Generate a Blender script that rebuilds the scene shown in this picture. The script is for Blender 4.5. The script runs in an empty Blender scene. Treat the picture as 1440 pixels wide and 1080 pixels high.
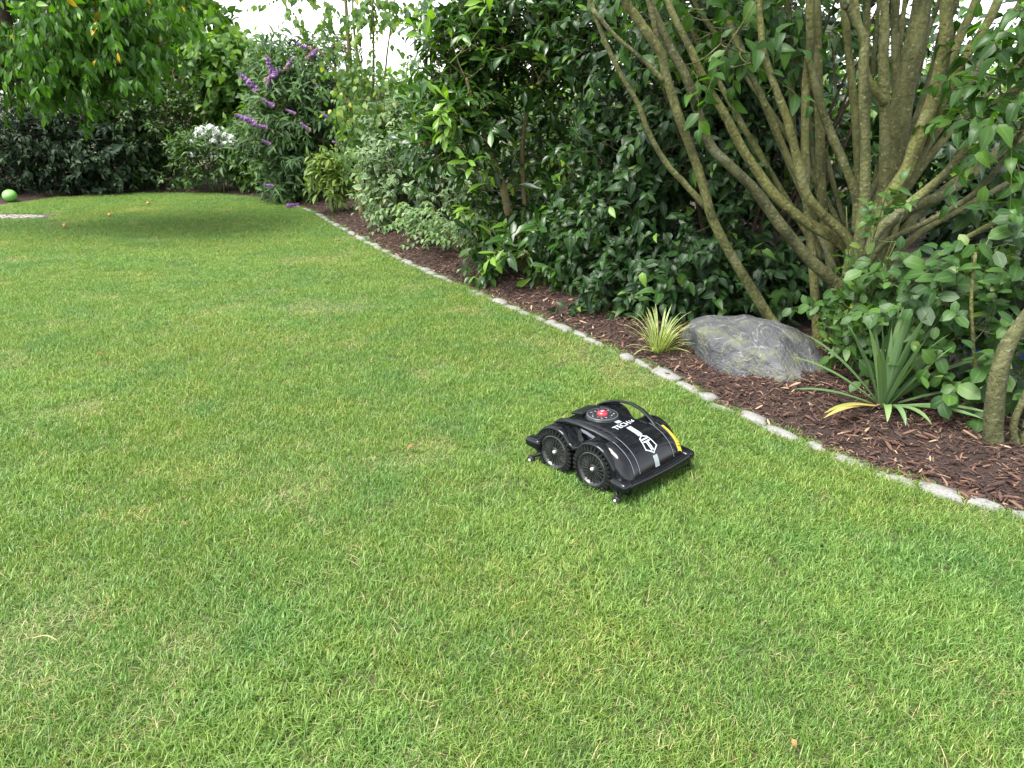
import bpy, math
import numpy as np
from mathutils import Matrix, Vector

# ------------------------------------------------------------------ camera, world, sun, exposure
sc = bpy.context.scene
COL = sc.collection
CAM_H, FPX, HORIZON = 1.35, 1060.0, 130.0
PITCH = math.atan((540 - HORIZON) / FPX)
cam = bpy.data.cameras.new('camera')
cam.sensor_width = 36.0
cam.lens = FPX / 1440 * 36.0
cam.clip_start, cam.clip_end = 0.05, 2000
cam_o = bpy.data.objects.new('camera', cam)
cam_o.location = (0, 0, CAM_H)
cam_o.rotation_euler = (math.pi / 2 - PITCH, 0, 0)
COL.objects.link(cam_o)
sc.camera = cam_o

SUN_DIR = Vector((-0.45, -0.28, 0.95)).normalized()      # towards the sun
SUN_EL = math.asin(SUN_DIR.z)
SUN_ROT = math.atan2(SUN_DIR.x, SUN_DIR.y)
world = bpy.data.worlds.new('World')
sc.world = world
world.use_nodes = True
wn, wl = world.node_tree.nodes, world.node_tree.links
wn.clear()
sky = wn.new('ShaderNodeTexSky'); sky.sky_type = 'NISHITA'; sky.sun_disc = False
sky.sun_elevation = SUN_EL; sky.sun_rotation = SUN_ROT
sky.air_density = 1.0; sky.dust_density = 1.2; sky.ozone_density = 1.0
hs = wn.new('ShaderNodeHueSaturation'); hs.inputs['Saturation'].default_value = 0.22; hs.inputs['Value'].default_value = 1.0
bg = wn.new('ShaderNodeBackground'); bg.inputs['Strength'].default_value = 0.09
wo = wn.new('ShaderNodeOutputWorld')
wl.new(sky.outputs[0], hs.inputs['Color']); wl.new(hs.outputs[0], bg.inputs['Color']); wl.new(bg.outputs[0], wo.inputs[0])
sun = bpy.data.lights.new('sun', 'SUN')
sun.energy = 1.5; sun.angle = math.radians(32); sun.color = (1.0, 0.96, 0.89)
sun_o = bpy.data.objects.new('sun', sun)
sun_o.rotation_euler = (-SUN_DIR).to_track_quat('-Z', 'Y').to_euler()
sun_o.location = (-4, 3, 12)
COL.objects.link(sun_o)
vs = sc.view_settings
vs.view_transform = 'Standard'; vs.look = 'None'; vs.exposure = 2.76; vs.gamma = 1.0; vs.use_curve_mapping = False
sc.cycles.use_denoising = True
sc.cycles.max_bounces = 7; sc.cycles.diffuse_bounces = 4; sc.cycles.glossy_bounces = 2
sc.cycles.transmission_bounces = 4; sc.cycles.transparent_max_bounces = 4
sc.cycles.sample_clamp_indirect = 6

RNG = np.random.default_rng(11)
CP, SP = math.cos(PITCH), math.sin(PITCH)


# ------------------------------------------------------------------ geometry helpers
def ray(px, py):
    dx, dy = (px - 720) / FPX, -(py - 540) / FPX
    return np.array([dx, CP + dy * SP, -SP + dy * CP])

def ground(px, py, z=0.0):
    r = ray(px, py); t = (z - CAM_H) / r[2]
    return np.array([r[0] * t, r[1] * t, z])

def at(px, py, Y):
    r = ray(px, py); t = Y / r[1]
    return np.array([r[0] * t, Y, CAM_H + r[2] * t])

def project(P):
    P = np.asarray(P, float)
    q = P - np.array([0, 0, CAM_H])
    d = q[..., 1] * CP - q[..., 2] * SP
    u = q[..., 1] * SP + q[..., 2] * CP
    d_ = np.where(d > 0.05, d, 0.05)
    return 720 + FPX * q[..., 0] / d_, 540 - FPX * u / d_, d

def nrm(v):
    return v / np.maximum(np.linalg.norm(v, axis=-1, keepdims=True), 1e-9)

def mesh(name, V, F, attrs=None, smooth=True):
    """F: list of index arrays, each (n,k)"""
    me = bpy.data.meshes.new(name)
    V = np.asarray(V, np.float32)
    Fs = [np.asarray(f, np.int32) for f in (F if isinstance(F, list) else [F]) if len(f)]
    me.vertices.add(len(V)); me.vertices.foreach_set('co', V.ravel())
    loops = np.concatenate([f.ravel() for f in Fs])
    tot = np.concatenate([np.full(len(f), f.shape[1], np.int32) for f in Fs])
    start = np.concatenate([[0], np.cumsum(tot)[:-1]]).astype(np.int32)
    me.loops.add(len(loops)); me.loops.foreach_set('vertex_index', loops)
    me.polygons.add(len(tot)); me.polygons.foreach_set('loop_start', start)
    me.polygons.foreach_set('loop_total', tot)
    me.polygons.foreach_set('use_smooth', np.full(len(tot), smooth, bool))
    for k, a in (attrs or {}).items():
        at_ = me.attributes.new(k, 'FLOAT', 'POINT'); at_.data.foreach_set('value', np.asarray(a, np.float32))
    me.update(calc_edges=True)
    return me

def obj(name, me, mat=None, parent=None, loc=None, kind=None):
    o = bpy.data.objects.new(name, me)
    if mat is not None and me is not None and len(me.materials) == 0:
        me.materials.append(mat)
    COL.objects.link(o)
    if parent is not None:
        o.parent = parent
    if loc is not None:
        o.location = loc
    if kind:
        o['kind'] = kind
    return o

def thing(name, label, cat, loc=(0, 0, 0), group=None, rotz=0.0):
    o = bpy.data.objects.new(name, None)
    o.empty_display_size = 0.1
    COL.objects.link(o); o.location = loc; o.rotation_euler = (0, 0, rotz)
    o['label'] = label; o['category'] = cat
    if group: o['group'] = group
    return o

def tag(o, label, cat, group=None):
    o['label'] = label; o['category'] = cat
    if group: o['group'] = group
    return o

def catmull(P, R, sub):
    P = np.asarray(P, float); R = np.asarray(R, float)
    n = len(P)
    if n < 3 or sub < 2: return P, R
    Q = np.vstack([2 * P[0] - P[1], P, 2 * P[-1] - P[-2]])
    out, rr = [], []
    for i in range(n - 1):
        p0, p1, p2, p3 = Q[i], Q[i + 1], Q[i + 2], Q[i + 3]
        for t in np.arange(sub) / sub:
            out.append(0.5 * ((2 * p1) + (-p0 + p2) * t + (2 * p0 - 5 * p1 + 4 * p2 - p3) * t * t + (-p0 + 3 * p1 - 3 * p2 + p3) * t ** 3))
            rr.append(R[i] * (1 - t) + R[i + 1] * t)
    out.append(P[-1]); rr.append(R[-1])
    return np.array(out), np.array(rr)

def tubes(PL, RL, sides=5):
    """PL (N,K,3), RL (N,K) -> V, F (quads)"""
    PL = np.asarray(PL, float); RL = np.asarray(RL, float)
    N, K, _ = PL.shape
    T = np.empty_like(PL)
    T[:, 1:-1] = PL[:, 2:] - PL[:, :-2]; T[:, 0] = PL[:, 1] - PL[:, 0]; T[:, -1] = PL[:, -1] - PL[:, -2]
    T = nrm(T)
    ref = np.where(np.abs(T[:, :1, 2:3]) > 0.9, np.array([1.0, 0, 0]), np.array([0, 0, 1.0]))
    ref = np.broadcast_to(ref, T.shape)
    U = nrm(np.cross(T, ref)); W = np.cross(T, U)
    a = np.arange(sides) / sides * 2 * math.pi
    V = PL[:, :, None] + RL[:, :, None, None] * (U[:, :, None] * np.cos(a)[:, None] + W[:, :, None] * np.sin(a)[:, None])
    idx = np.arange(N * K * sides).reshape(N, K, sides)
    A = idx[:, :-1]; B = idx[:, 1:]
    F = np.stack([A, np.roll(A, -1, 2), np.roll(B, -1, 2), B], -1).reshape(-1, 4)
    return V.reshape(-1, 3), F

def tube1(P, R, sides=10, sub=4, wob=0.0, rng=RNG):
    P, R = catmull(P, R, sub)
    V, F = tubes(P[None], R[None], sides)
    if wob:
        k = len(P)
        ph = rng.uniform(0, 6.28, 4)
        a = np.arange(sides) / sides * 6.283
        s = np.linspace(0, 1, k)[:, None]
        m = 1 + wob * (np.sin(2 * a + ph[0] + 9 * s) + 0.7 * np.sin(3 * a + ph[1] - 14 * s) + 0.6 * np.sin(40 * s + ph[2]))
        for _ in range(int(rng.integers(2, 5))):         # knots
            s0, a0 = rng.uniform(.08, .92), rng.uniform(0, 6.28)
            m = m + rng.uniform(.15, .38) * np.exp(-((s - s0) / .016) ** 2) * np.clip(np.cos(a - a0), 0, 1) ** 2 * (wob > .03)
        C = np.repeat(P, sides, 0)
        V = C + (V - C) * m.reshape(-1, 1)
    n = len(V)
    caps = [np.arange(sides)[::-1][None], np.arange(n - sides, n)[None]]
    return V, [F] + caps

def join(parts):
    """parts: list of (V, [F...])"""
    V, F, off = [], {}, 0
    for v, fs in parts:
        for f in (fs if isinstance(fs, list) else [fs]):
            f = np.asarray(f)
            F.setdefault(f.shape[1], []).append(f + off)
        V.append(v); off += len(v)
    return np.vstack(V), [np.vstack(f) for f in F.values()]

_hash = np.random.default_rng(5).uniform(-1, 1, (64, 64, 64))
def noise3(P, s=1.0):
    P = np.asarray(P, float) * s
    i = np.floor(P).astype(int); f = P - i; f = f * f * (3 - 2 * f)
    r = 0
    for dx in (0, 1):
        for dy in (0, 1):
            for dz in (0, 1):
                w = (f[..., 0] if dx else 1 - f[..., 0]) * (f[..., 1] if dy else 1 - f[..., 1]) * (f[..., 2] if dz else 1 - f[..., 2])
                r = r + w * _hash[(i[..., 0] + dx) % 64, (i[..., 1] + dy) % 64, (i[..., 2] + dz) % 64]
    return r

def fbm(P, s=1.0, o=4):
    return sum(noise3(np.asarray(P) + 7.3 * k, s * 2 ** k) / 2 ** k for k in range(o))


# ------------------------------------------------------------------ materials
def newmat(name):
    m = bpy.data.materials.new(name); m.use_nodes = True
    nt = m.node_tree; nt.nodes.clear()
    out = nt.nodes.new('ShaderNodeOutputMaterial')
    return m, nt, out

def N(nt, t, **kw):
    n = nt.nodes.new(t)
    for k, v in kw.items():
        if k.startswith('_'): setattr(n, k[1:], v)
        else: n.inputs[k.replace('__', ' ')].default_value = v
    return n

def ramp(nt, fac, stops):
    r = nt.nodes.new('ShaderNodeValToRGB')
    el = r.color_ramp.elements
    while len(el) > 1: el.remove(el[-1])
    el[0].position = stops[0][0]; el[0].color = (*stops[0][1], 1)
    for p, c in stops[1:]:
        e = el.new(p); e.color = (*c, 1)
    nt.links.new(fac, r.inputs[0])
    return r.outputs[0]

def mixc(nt, fac, a, b, mode='MIX'):
    m = nt.nodes.new('ShaderNodeMix'); m.data_type = 'RGBA'; m.blend_type = mode
    for s, v in ((0, fac), (6, a), (7, b)):
        if isinstance(v, (int, float)): m.inputs[s].default_value = v
        elif isinstance(v, tuple): m.inputs[s].default_value = (*v, 1)
        else: nt.links.new(v, m.inputs[s])
    return m.outputs[2]

def mathn(nt, op, a, b=0.0, clamp=False):
    m = nt.nodes.new('ShaderNodeMath'); m.operation = op; m.use_clamp = clamp
    for s, v in ((0, a), (1, b)):
        if isinstance(v, (int, float)): m.inputs[s].default_value = v
        else: nt.links.new(v, m.inputs[s])
    return m.outputs[0]

def attr(nt, name):
    a = nt.nodes.new('ShaderNodeAttribute'); a.attribute_name = name
    return a.outputs['Fac']

def noise_tex(nt, scale, detail=4, rough=0.55, vec=None, dim='3D'):
    n = nt.nodes.new('ShaderNodeTexNoise'); n.noise_dimensions = dim
    n.inputs['Scale'].default_value = scale; n.inputs['Detail'].default_value = detail; n.inputs['Roughness'].default_value = rough
    if vec is not None: nt.links.new(vec, n.inputs['Vector'])
    return n.outputs['Fac']

def position(nt):
    return nt.nodes.new('ShaderNodeNewGeometry').outputs['Position']

def bump(nt, h, strength, dist=0.01):
    b = nt.nodes.new('ShaderNodeBump'); b.inputs['Strength'].default_value = strength; b.inputs['Distance'].default_value = dist
    nt.links.new(h, b.inputs['Height'])
    return b.outputs[0]

def leafmat(name, stops, rough=0.42, transl=0.32, tcol=(1.8, 2.0, 0.45), edge=None, edge_at=0.6, rib=0.09, spec=0.28, blotch=0.35):
    m, nt, out = newmat(name)
    base = ramp(nt, attr(nt, 'tint'), stops)
    e = attr(nt, 'edge')
    if blotch:
        nz = noise_tex(nt, 30, 3, 0.6, position(nt))
        base = mixc(nt, mathn(nt, 'MULTIPLY', nz, blotch), base, mixc(nt, 1.0, base, (1.5, 1.4, 1.0), 'MULTIPLY'))
    if edge is not None:
        nz2 = noise_tex(nt, 45, 2, 0.5, position(nt))
        f = mathn(nt, 'GREATER_THAN', mathn(nt, 'ADD', e, mathn(nt, 'MULTIPLY', mathn(nt, 'SUBTRACT', nz2, 0.5), 0.7)), edge_at)
        base = mixc(nt, f, base, edge)
    if rib:
        f = mathn(nt, 'MULTIPLY', mathn(nt, 'LESS_THAN', e, 0.12), rib)
        base = mixc(nt, f, base, (0.30, 0.42, 0.16))
    p = N(nt, 'ShaderNodeBsdfPrincipled', Roughness=rough)
    p.inputs['Specular IOR Level'].default_value = spec
    nt.links.new(base, p.inputs['Base Color'])
    t = nt.nodes.new('ShaderNodeBsdfTranslucent')
    nt.links.new(mixc(nt, 1.0, base, tcol, 'MULTIPLY'), t.inputs['Color'])
    mx = nt.nodes.new('ShaderNodeMixShader'); mx.inputs[0].default_value = transl
    nt.links.new(p.outputs[0], mx.inputs[1]); nt.links.new(t.outputs[0], mx.inputs[2]); nt.links.new(mx.outputs[0], out.inputs[0])
    return m

def barkmat(name, c1, c2, c3, scale=14, bstr=0.6):
    m, nt, out = newmat(name)
    pos = position(nt)
    mp = nt.nodes.new('ShaderNodeMapping'); mp.inputs['Scale'].default_value = (1, 1, 0.45); nt.links.new(pos, mp.inputs[0])
    n1 = noise_tex(nt, scale, 5, 0.6, mp.outputs[0]); n2 = noise_tex(nt, scale * 5, 4, 0.65, pos); n3 = noise_tex(nt, 60, 2, 0.5, pos)
    c = ramp(nt, n1, [(0.3, c1), (0.62, c2)])
    c = mixc(nt, ramp(nt, n2, [(0.42, (0, 0, 0)), (0.62, (1, 1, 1))]), c, mixc(nt, 0.55, c, c1))
    c = mixc(nt, mathn(nt, 'MULTIPLY', ramp(nt, n3, [(0.60, (0, 0, 0)), (0.78, (1, 1, 1))]), .7), c, c3)
    oi = nt.nodes.new('ShaderNodeObjectInfo').outputs['Random']
    c = mixc(nt, 1.0, c, ramp(nt, oi, [(0, (.62, .62, .66)), (.5, (1, 1, 1)), (1, (1.22, 1.18, 1.0))]), 'MULTIPLY')
    n5 = noise_tex(nt, 4.5, 3, .6, pos)
    c = mixc(nt, mathn(nt, 'MULTIPLY', ramp(nt, n5, [(.55, (0, 0, 0)), (.66, (1, 1, 1))]), .45), c, mixc(nt, .5, c3, c))
    p = N(nt, 'ShaderNodeBsdfPrincipled', Roughness=0.85); p.inputs['Specular IOR Level'].default_value = 0.25
    nt.links.new(c, p.inputs['Base Color'])
    nt.links.new(bump(nt, mathn(nt, 'ADD', n2, n1), bstr, 0.012), p.inputs['Normal'])
    nt.links.new(p.outputs[0], out.inputs[0])
    return m

def plain(name, col, rough=0.5, metal=0.0, spec=0.5, coat=0.0, nscale=0, namp=0.0, bstr=0.0):
    m, nt, out = newmat(name)
    p = N(nt, 'ShaderNodeBsdfPrincipled', Roughness=rough, Metallic=metal)
    p.inputs['Specular IOR Level'].default_value = spec
    p.inputs['Coat Weight'].default_value = coat; p.inputs['Coat Roughness'].default_value = 0.06
    p.inputs['Base Color'].default_value = (*col, 1)
    if nscale:
        tc = nt.nodes.new('ShaderNodeTexCoord').outputs['Object']
        nz = noise_tex(nt, nscale, 4, 0.6, tc)
        lo = tuple(c * (1 - namp) for c in col); hi = tuple(min(1, c * (1 + namp)) for c in col)
        nt.links.new(ramp(nt, nz, [(0.3, lo), (0.7, hi)]), p.inputs['Base Color'])
        if bstr: nt.links.new(bump(nt, nz, bstr, 0.004), p.inputs['Normal'])
    nt.links.new(p.outputs[0], out.inputs[0])
    return m


# ------------------------------------------------------------------ the setting: outline of the lawn
EDGE_PX = [(1620, 772), (1530, 752), (1440, 728), (1300, 687), (1200, 650), (1100, 610), (1020, 575), (950, 537), (880, 502), (800, 466), (720, 433), (660, 408),
           (590, 377), (520, 343), (480, 321), (440, 299), (400, 287), (360, 279), (300, 273), (200, 272), (100, 277), (0, 289), (-60, 297), (-200, 310)]
EDGE = np.array([ground(*p)[:2] for p in EDGE_PX])
EDGE = catmull(np.c_[EDGE, np.zeros(len(EDGE))], np.zeros(len(EDGE)), 5)[0][:, :2]
LAWN_POLY = np.vstack([EDGE, [[-9.5, 8.5], [-9.5, 0.2], [EDGE[0, 0], 0.2]]])

def inside(P, poly):
    x, y = P[:, 0], P[:, 1]; r = np.zeros(len(P), bool)
    j = len(poly) - 1
    for i in range(len(poly)):
        xi, yi = poly[i]; xj, yj = poly[j]
        c = ((yi > y) != (yj > y)) & (x < (xj - xi) * (y - yi) / (yj - yi + 1e-12) + xi)
        r ^= c; j = i
    return r

def edge_dist(P):
    """distance to the lawn edge, positive outside the lawn"""
    d = np.full(len(P), 1e9)
    for a, b in zip(EDGE[:-1], EDGE[1:]):
        ab = b - a
        t = np.clip(((P - a) @ ab) / (ab @ ab), 0, 1)
        d = np.minimum(d, np.linalg.norm(P - a - t[:, None] * ab, axis=1))
    return np.where(inside(P, LAWN_POLY), -d, d)

def bed_height(P):
    d = edge_dist(P)
    s = np.clip(d / 0.45, -0.3, 1); s = np.where(s > 0, s * s * (3 - 2 * s), s)
    P3 = np.c_[P, np.zeros(len(P))]
    return s * 0.055 + 0.016 * fbm(P3, 5, 3) * np.clip(d * 4, 0, 1) - 0.004

def bedz(x, y):
    return float(bed_height(np.array([[x, y]]))[0])

m, nt, out = newmat('soil_ground')
pos = position(nt)
n1 = noise_tex(nt, 7, 6, 0.7, pos); n2 = noise_tex(nt, 60, 4, 0.7, pos)
c = ramp(nt, n2, [(0.3, (0.030, 0.028, 0.012)), (0.55, (0.050, 0.060, 0.018)), (0.75, (0.13, 0.12, 0.05))])
p = N(nt, 'ShaderNodeBsdfPrincipled', Roughness=0.95)
nt.links.new(c, p.inputs['Base Color']); nt.links.new(bump(nt, n2, 0.6, 0.02), p.inputs['Normal']); nt.links.new(p.outputs[0], out.inputs[0])
M_SOIL = m
V = np.array([[-600, -200, 0], [600, -200, 0], [600, 900, 0], [-600, 900, 0]], float)
obj('ground', mesh('ground', V, np.array([[0, 1, 2, 3]])), M_SOIL, kind='structure')

m, nt, out = newmat('bark_mulch_bed')
pos = position(nt)
n1 = noise_tex(nt, 9, 4, 0.6, pos); n2 = noise_tex(nt, 70, 5, 0.7, pos)
c = ramp(nt, n2, [(0.3, (0.010, 0.006, 0.004)), (0.55, (0.042, 0.020, 0.013)), (0.8, (0.11, 0.058, 0.035))])
p = N(nt, 'ShaderNodeBsdfPrincipled', Roughness=0.9)
nt.links.new(c, p.inputs['Base Color']); nt.links.new(bump(nt, n2, 1.0, 0.03), p.inputs['Normal']); nt.links.new(p.outputs[0], out.inputs[0])
M_MULCH = m
xs = np.arange(-10, 7.01, 0.06); ys = np.arange(0.8, 15.01, 0.06)
GX, GY = np.meshgrid(xs, ys)
GP = np.c_[GX.ravel(), GY.ravel()]
gd = edge_dist(GP); gz = bed_height(GP)
gi = np.arange(len(GP)).reshape(GX.shape)
Q = np.stack([gi[:-1, :-1], gi[:-1, 1:], gi[1:, 1:], gi[1:, :-1]], -1).reshape(-1, 4)
Q = Q[(gd[Q] > -0.12).any(1)]
used = np.unique(Q); remap = np.full(len(GP), -1); remap[used] = np.arange(len(used))
bed = obj('planting_bed', mesh('planting_bed', np.c_[GP, gz][used], remap[Q]), M_MULCH, kind='structure')

# bark chips ---------------------------------------------------------------
m, nt, out = newmat('bark_chip')
pos = position(nt)
nz = noise_tex(nt, 90, 3, 0.6, pos)
c = ramp(nt, attr(nt, 'tint'), [(0.0, (0.014, 0.007, 0.005)), (0.35, (0.046, 0.020, 0.013)), (0.65, (0.100, 0.048, 0.031)), (0.85, (0.18, 0.100, 0.064)), (1.0, (0.36, 0.255, 0.165))])
c = mixc(nt, mathn(nt, 'MULTIPLY', nz, 0.8), c, mixc(nt, 1.0, c, (0.45, 0.42, 0.4), 'MULTIPLY'))
p = N(nt, 'ShaderNodeBsdfPrincipled', Roughness=0.8)
nt.links.new(c, p.inputs['Base Color']); nt.links.new(p.outputs[0], out.inputs[0])
M_CHIP = m

def chip_template(rng):
    xs = np.array([-1, -0.35, 0.4, 1.0]); w = np.array([0.55, 1.0, 0.9, 0.4]) * rng.uniform(0.7, 1.15, 4)
    bend = rng.uniform(-0.14, 0.14); sk = rng.uniform(-0.25, 0.25, 4)
    V = []
    for x, ww, s in zip(xs, w, sk):
        for sy, sz in ((-1, -1), (1, -1), (1, 1), (-1, 1)):
            V.append([x + 0.2 * s * sy, sy * ww * 0.21 + 0.1 * s, sz * 0.055 * (0.6 + 0.4 * ww) + bend * x * x])
    V = np.array(V)
    i = np.arange(16).reshape(4, 4)
    F = np.stack([i[:-1], np.roll(i[:-1], -1, 1), np.roll(i[1:], -1, 1), i[1:]], -1).reshape(-1, 4)
    return V, np.vstack([F, i[0][::-1][None], i[3][None]])

def frames(axis, normal):
    A = nrm(axis); S = nrm(np.cross(A, normal)); Nn = np.cross(S, A)
    return S, A, Nn

rng = np.random.default_rng(21)
CT = [chip_template(rng) for _ in range(6)]
cand = np.c_[rng.uniform(-3.5, 3.2, 340000), rng.uniform(1.9, 12.0, 340000)]
cd = edge_dist(cand)
dens = np.clip(1.5 - cand[:, 1] / 9, 0.12, 1)
keep = (cd > 0.012) & (cd < 1.15) & (rng.uniform(0, 1, len(cand)) < dens)
px, py, pd = project(np.c_[cand, np.zeros(len(cand))])
keep &= (px > -30) & (px < 1500) & (py < 1100)
# the far bed gets a thin strip
cand = cand[keep]
far = np.c_[rng.uniform(-7.5, -2.5, 9000), rng.uniform(9.5, 13, 9000)]
fd = edge_dist(far); far = far[(fd > 0.02) & (fd < 0.6)]
cand = np.vstack([cand, far])
nC = len(cand)
cz = bed_height(cand) + rng.uniform(0.0, 0.016, nC)
csz = rng.lognormal(math.log(0.0118), 0.45, nC).clip(0.004, 0.030)
ctint = np.clip(rng.beta(1.4, 1.9, nC) + (rng.uniform(0, 1, nC) < 0.06) * 0.5, 0, 1)
ang = rng.uniform(0, 6.28, nC)
cax = np.c_[np.cos(ang), np.sin(ang), rng.normal(0, 0.28, nC)]
cno = np.c_[rng.normal(0, 0.35, nC), rng.normal(0, 0.35, nC), np.ones(nC)]
cS, cA, cN = frames(cax, cno)
cP = np.c_[cand, cz]
px, py, pd = project(cP)
vis = (px > 5) & (px < 1435) & (py > 5) & (py < 1075)
score = np.where(vis, csz / pd, 0)
top = np.argsort(-score)[:300]
ismain = np.zeros(nC, bool); ismain[top] = True
chipme = {}
for k in top:
    v = int(rng.integers(6)); tq = int(min(5, ctint[k] * 6))
    if (v, tq) not in chipme:
        TV, TF = CT[v]
        me = mesh('bark_chip', TV[:, [0, 1, 2]], TF, {'tint': np.full(16, (tq + 0.5) / 6)}, smooth=False)
        chipme[(v, tq)] = me
    o = obj('bark_chip', chipme[(v, tq)], M_CHIP, bed)
    s = csz[k] * 1.0
    o.matrix_basis = Matrix([[*(cA[k][i], cS[k][i], cN[k][i]), 0] for i in range(3)] + [[0, 0, 0, 1]]).to_4x4()
    o.matrix_basis = Matrix.Translation(cP[k] + np.array([0, 0, 0.006])) @ o.matrix_basis @ Matrix.Scale(s, 4)
parts = []; tints = []
for v in range(6):
    ks = np.where((~ismain) & (np.arange(nC) % 6 == v))[0]
    TV, TF = CT[v]
    W = cP[ks, None] + csz[ks, None, None] * (TV[None, :, 0:1] * cA[ks, None] + TV[None, :, 1:2] * cS[ks, None] + TV[None, :, 2:3] * cN[ks, None])
    parts.append((W.reshape(-1, 3), (TF[None] + 16 * np.arange(len(ks))[:, None, None]).reshape(-1, 4)))
    tints.append(np.repeat(ctint[ks], 16))
V, F = join(parts)
obj('bark_litter', mesh('bark_litter', V, F, {'tint': np.concatenate(tints)}, smooth=False), M_CHIP, bed, kind='stuff')

# stone edging -------------------------------------------------------------
m, nt, out = newmat('granite_cobble')
pos = position(nt)
n1 = noise_tex(nt, 12, 4, 0.6, pos); n2 = noise_tex(nt, 160, 3, 0.7, pos); n3 = noise_tex(nt, 22, 5, 0.65, pos)
c = ramp(nt, n2, [(0.3, (0.085, 0.085, 0.082)), (0.55, (0.17, 0.17, 0.163)), (0.75, (0.27, 0.27, 0.26))])
c = mixc(nt, ramp(nt, n1, [(0.35, (0, 0, 0)), (0.7, (1, 1, 1))]), c, mixc(nt, 0.5, c, (0.20, 0.19, 0.16)))
c = mixc(nt, ramp(nt, n3, [(0.56, (0, 0, 0)), (0.68, (1, 1, 1))]), c, (0.085, 0.085, 0.05))
p = N(nt, 'ShaderNodeBsdfPrincipled', Roughness=0.85)
nt.links.new(c, p.inputs['Base Color']); nt.links.new(bump(nt, n2, 0.5, 0.004), p.inputs['Normal']); nt.links.new(p.outputs[0], out.inputs[0])
M_COBBLE = m

def rounded_block(rng, n=3, rough=0.1):
    import bmesh
    bm = bmesh.new(); bmesh.ops.create_cube(bm, size=2)
    bmesh.ops.subdivide_edges(bm, edges=bm.edges, cuts=n, use_grid_fill=True)
    bm.verts.ensure_lookup_table(); bm.faces.ensure_lookup_table()
    V = np.array([v.co[:] for v in bm.verts]); F = np.array([[v.index for v in f.verts] for f in bm.faces]); bm.free()
    V = V * (1 / np.maximum(1e-6, (np.abs(V) ** 5).sum(1, keepdims=True) ** 0.2))
    off = rng.uniform(0, 40, 3)
    V = V * (1 + rough * fbm(V + off, 1.6, 3)[:, None])
    sk = rng.uniform(-0.2, 0.2, 2)
    V[:, 0] += sk[0] * V[:, 1]; V[:, 2] += sk[1] * 0.3 * V[:, 0]
    return V, F

rng = np.random.default_rng(31)
BL = [mesh('cobble', *rounded_block(rng, 2, 0.14)) for _ in range(8)]
seg = np.linalg.norm(np.diff(EDGE, axis=0), axis=1); cum = np.concatenate([[0], np.cumsum(seg)])
edging = thing('stone_edging', 'winding row of pale grey granite cobbles between lawn and bark bed', 'edging', (1.1, 2.9, 0))
s = 0.0
end_s = cum[np.argmin(np.linalg.norm(EDGE - ground(400, 287)[:2], axis=1))]
while s < end_s:
    L = rng.uniform(0.075, 0.185)
    cx = np.interp(s + L / 2, cum, EDGE[:, 0]); cy = np.interp(s + L / 2, cum, EDGE[:, 1])
    ax = np.interp(s + L, cum, EDGE[:, 0]) - np.interp(s, cum, EDGE[:, 0]); ay = np.interp(s + L, cum, EDGE[:, 1]) - np.interp(s, cum, EDGE[:, 1])
    o = obj('cobble', BL[rng.integers(8)], M_COBBLE, edging)
    o.location = (cx - 1.1 + rng.normal(0, 0.005), cy - 2.9 + rng.normal(0, 0.005), -0.030 + rng.uniform(-0.012, 0.010))
    o.rotation_euler = (rng.normal(0, 0.06), rng.normal(0, 0.05), math.atan2(ay, ax) + rng.normal(0, 0.08))
    o.scale = (L / 2 * 1.0, rng.uniform(0.028, 0.042), 0.045)
    s += L + rng.uniform(0.002, 0.014)

# lawn grass -----------------------------------------------------------------
m, nt, out = newmat('grass_blade')
pos = position(nt)
tn = attr(nt, 'tint')
g1 = noise_tex(nt, 0.9, 3, 0.5, pos); g2 = noise_tex(nt, 5.5, 3, 0.6, pos)
c = ramp(nt, tn, [(0.0, (0.030, 0.085, 0.012)), (0.42, (0.112, 0.222, 0.038)), (0.82, (0.262, 0.395, 0.118)), (0.9, (0.28, 0.35, 0.12)), (0.93, (0.31, 0.29, 0.13)), (1.0, (0.45, 0.40, 0.23))])
cy = mixc(nt, 1.0, c, (1.42, 1.10, 0.95), 'MULTIPLY')
f = mathn(nt, 'MULTIPLY', ramp(nt, mathn(nt, 'ADD', mathn(nt, 'MULTIPLY', g1, 0.6), mathn(nt, 'MULTIPLY', g2, 0.4)), [(0.40, (0, 0, 0)), (0.62, (1, 1, 1))]), 0.8)
c = mixc(nt, f, c, cy)
cb = mixc(nt, 1.0, c, (0.66, 0.86, 1.0), 'MULTIPLY')
g3 = noise_tex(nt, 2.3, 2, 0.5, pos)
c = mixc(nt, mathn(nt, 'MULTIPLY', ramp(nt, g3, [(0.50, (0, 0, 0)), (0.72, (1, 1, 1))]), .7), c, cb)
p = N(nt, 'ShaderNodeBsdfPrincipled', Roughness=0.40); p.inputs['Specular IOR Level'].default_value = 0.35
nt.links.new(c, p.inputs['Base Color'])
t = nt.nodes.new('ShaderNodeBsdfTranslucent'); nt.links.new(mixc(nt, 1.0, c, (1.15, 1.2, 0.6), 'MULTIPLY'), t.inputs['Color'])
mx = nt.nodes.new('ShaderNodeMixShader'); mx.inputs[0].default_value = 0.38
nt.links.new(p.outputs[0], mx.inputs[1]); nt.links.new(t.outputs[0], mx.inputs[2]); nt.links.new(mx.outputs[0], out.inputs[0])
M_GRASS = m

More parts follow.
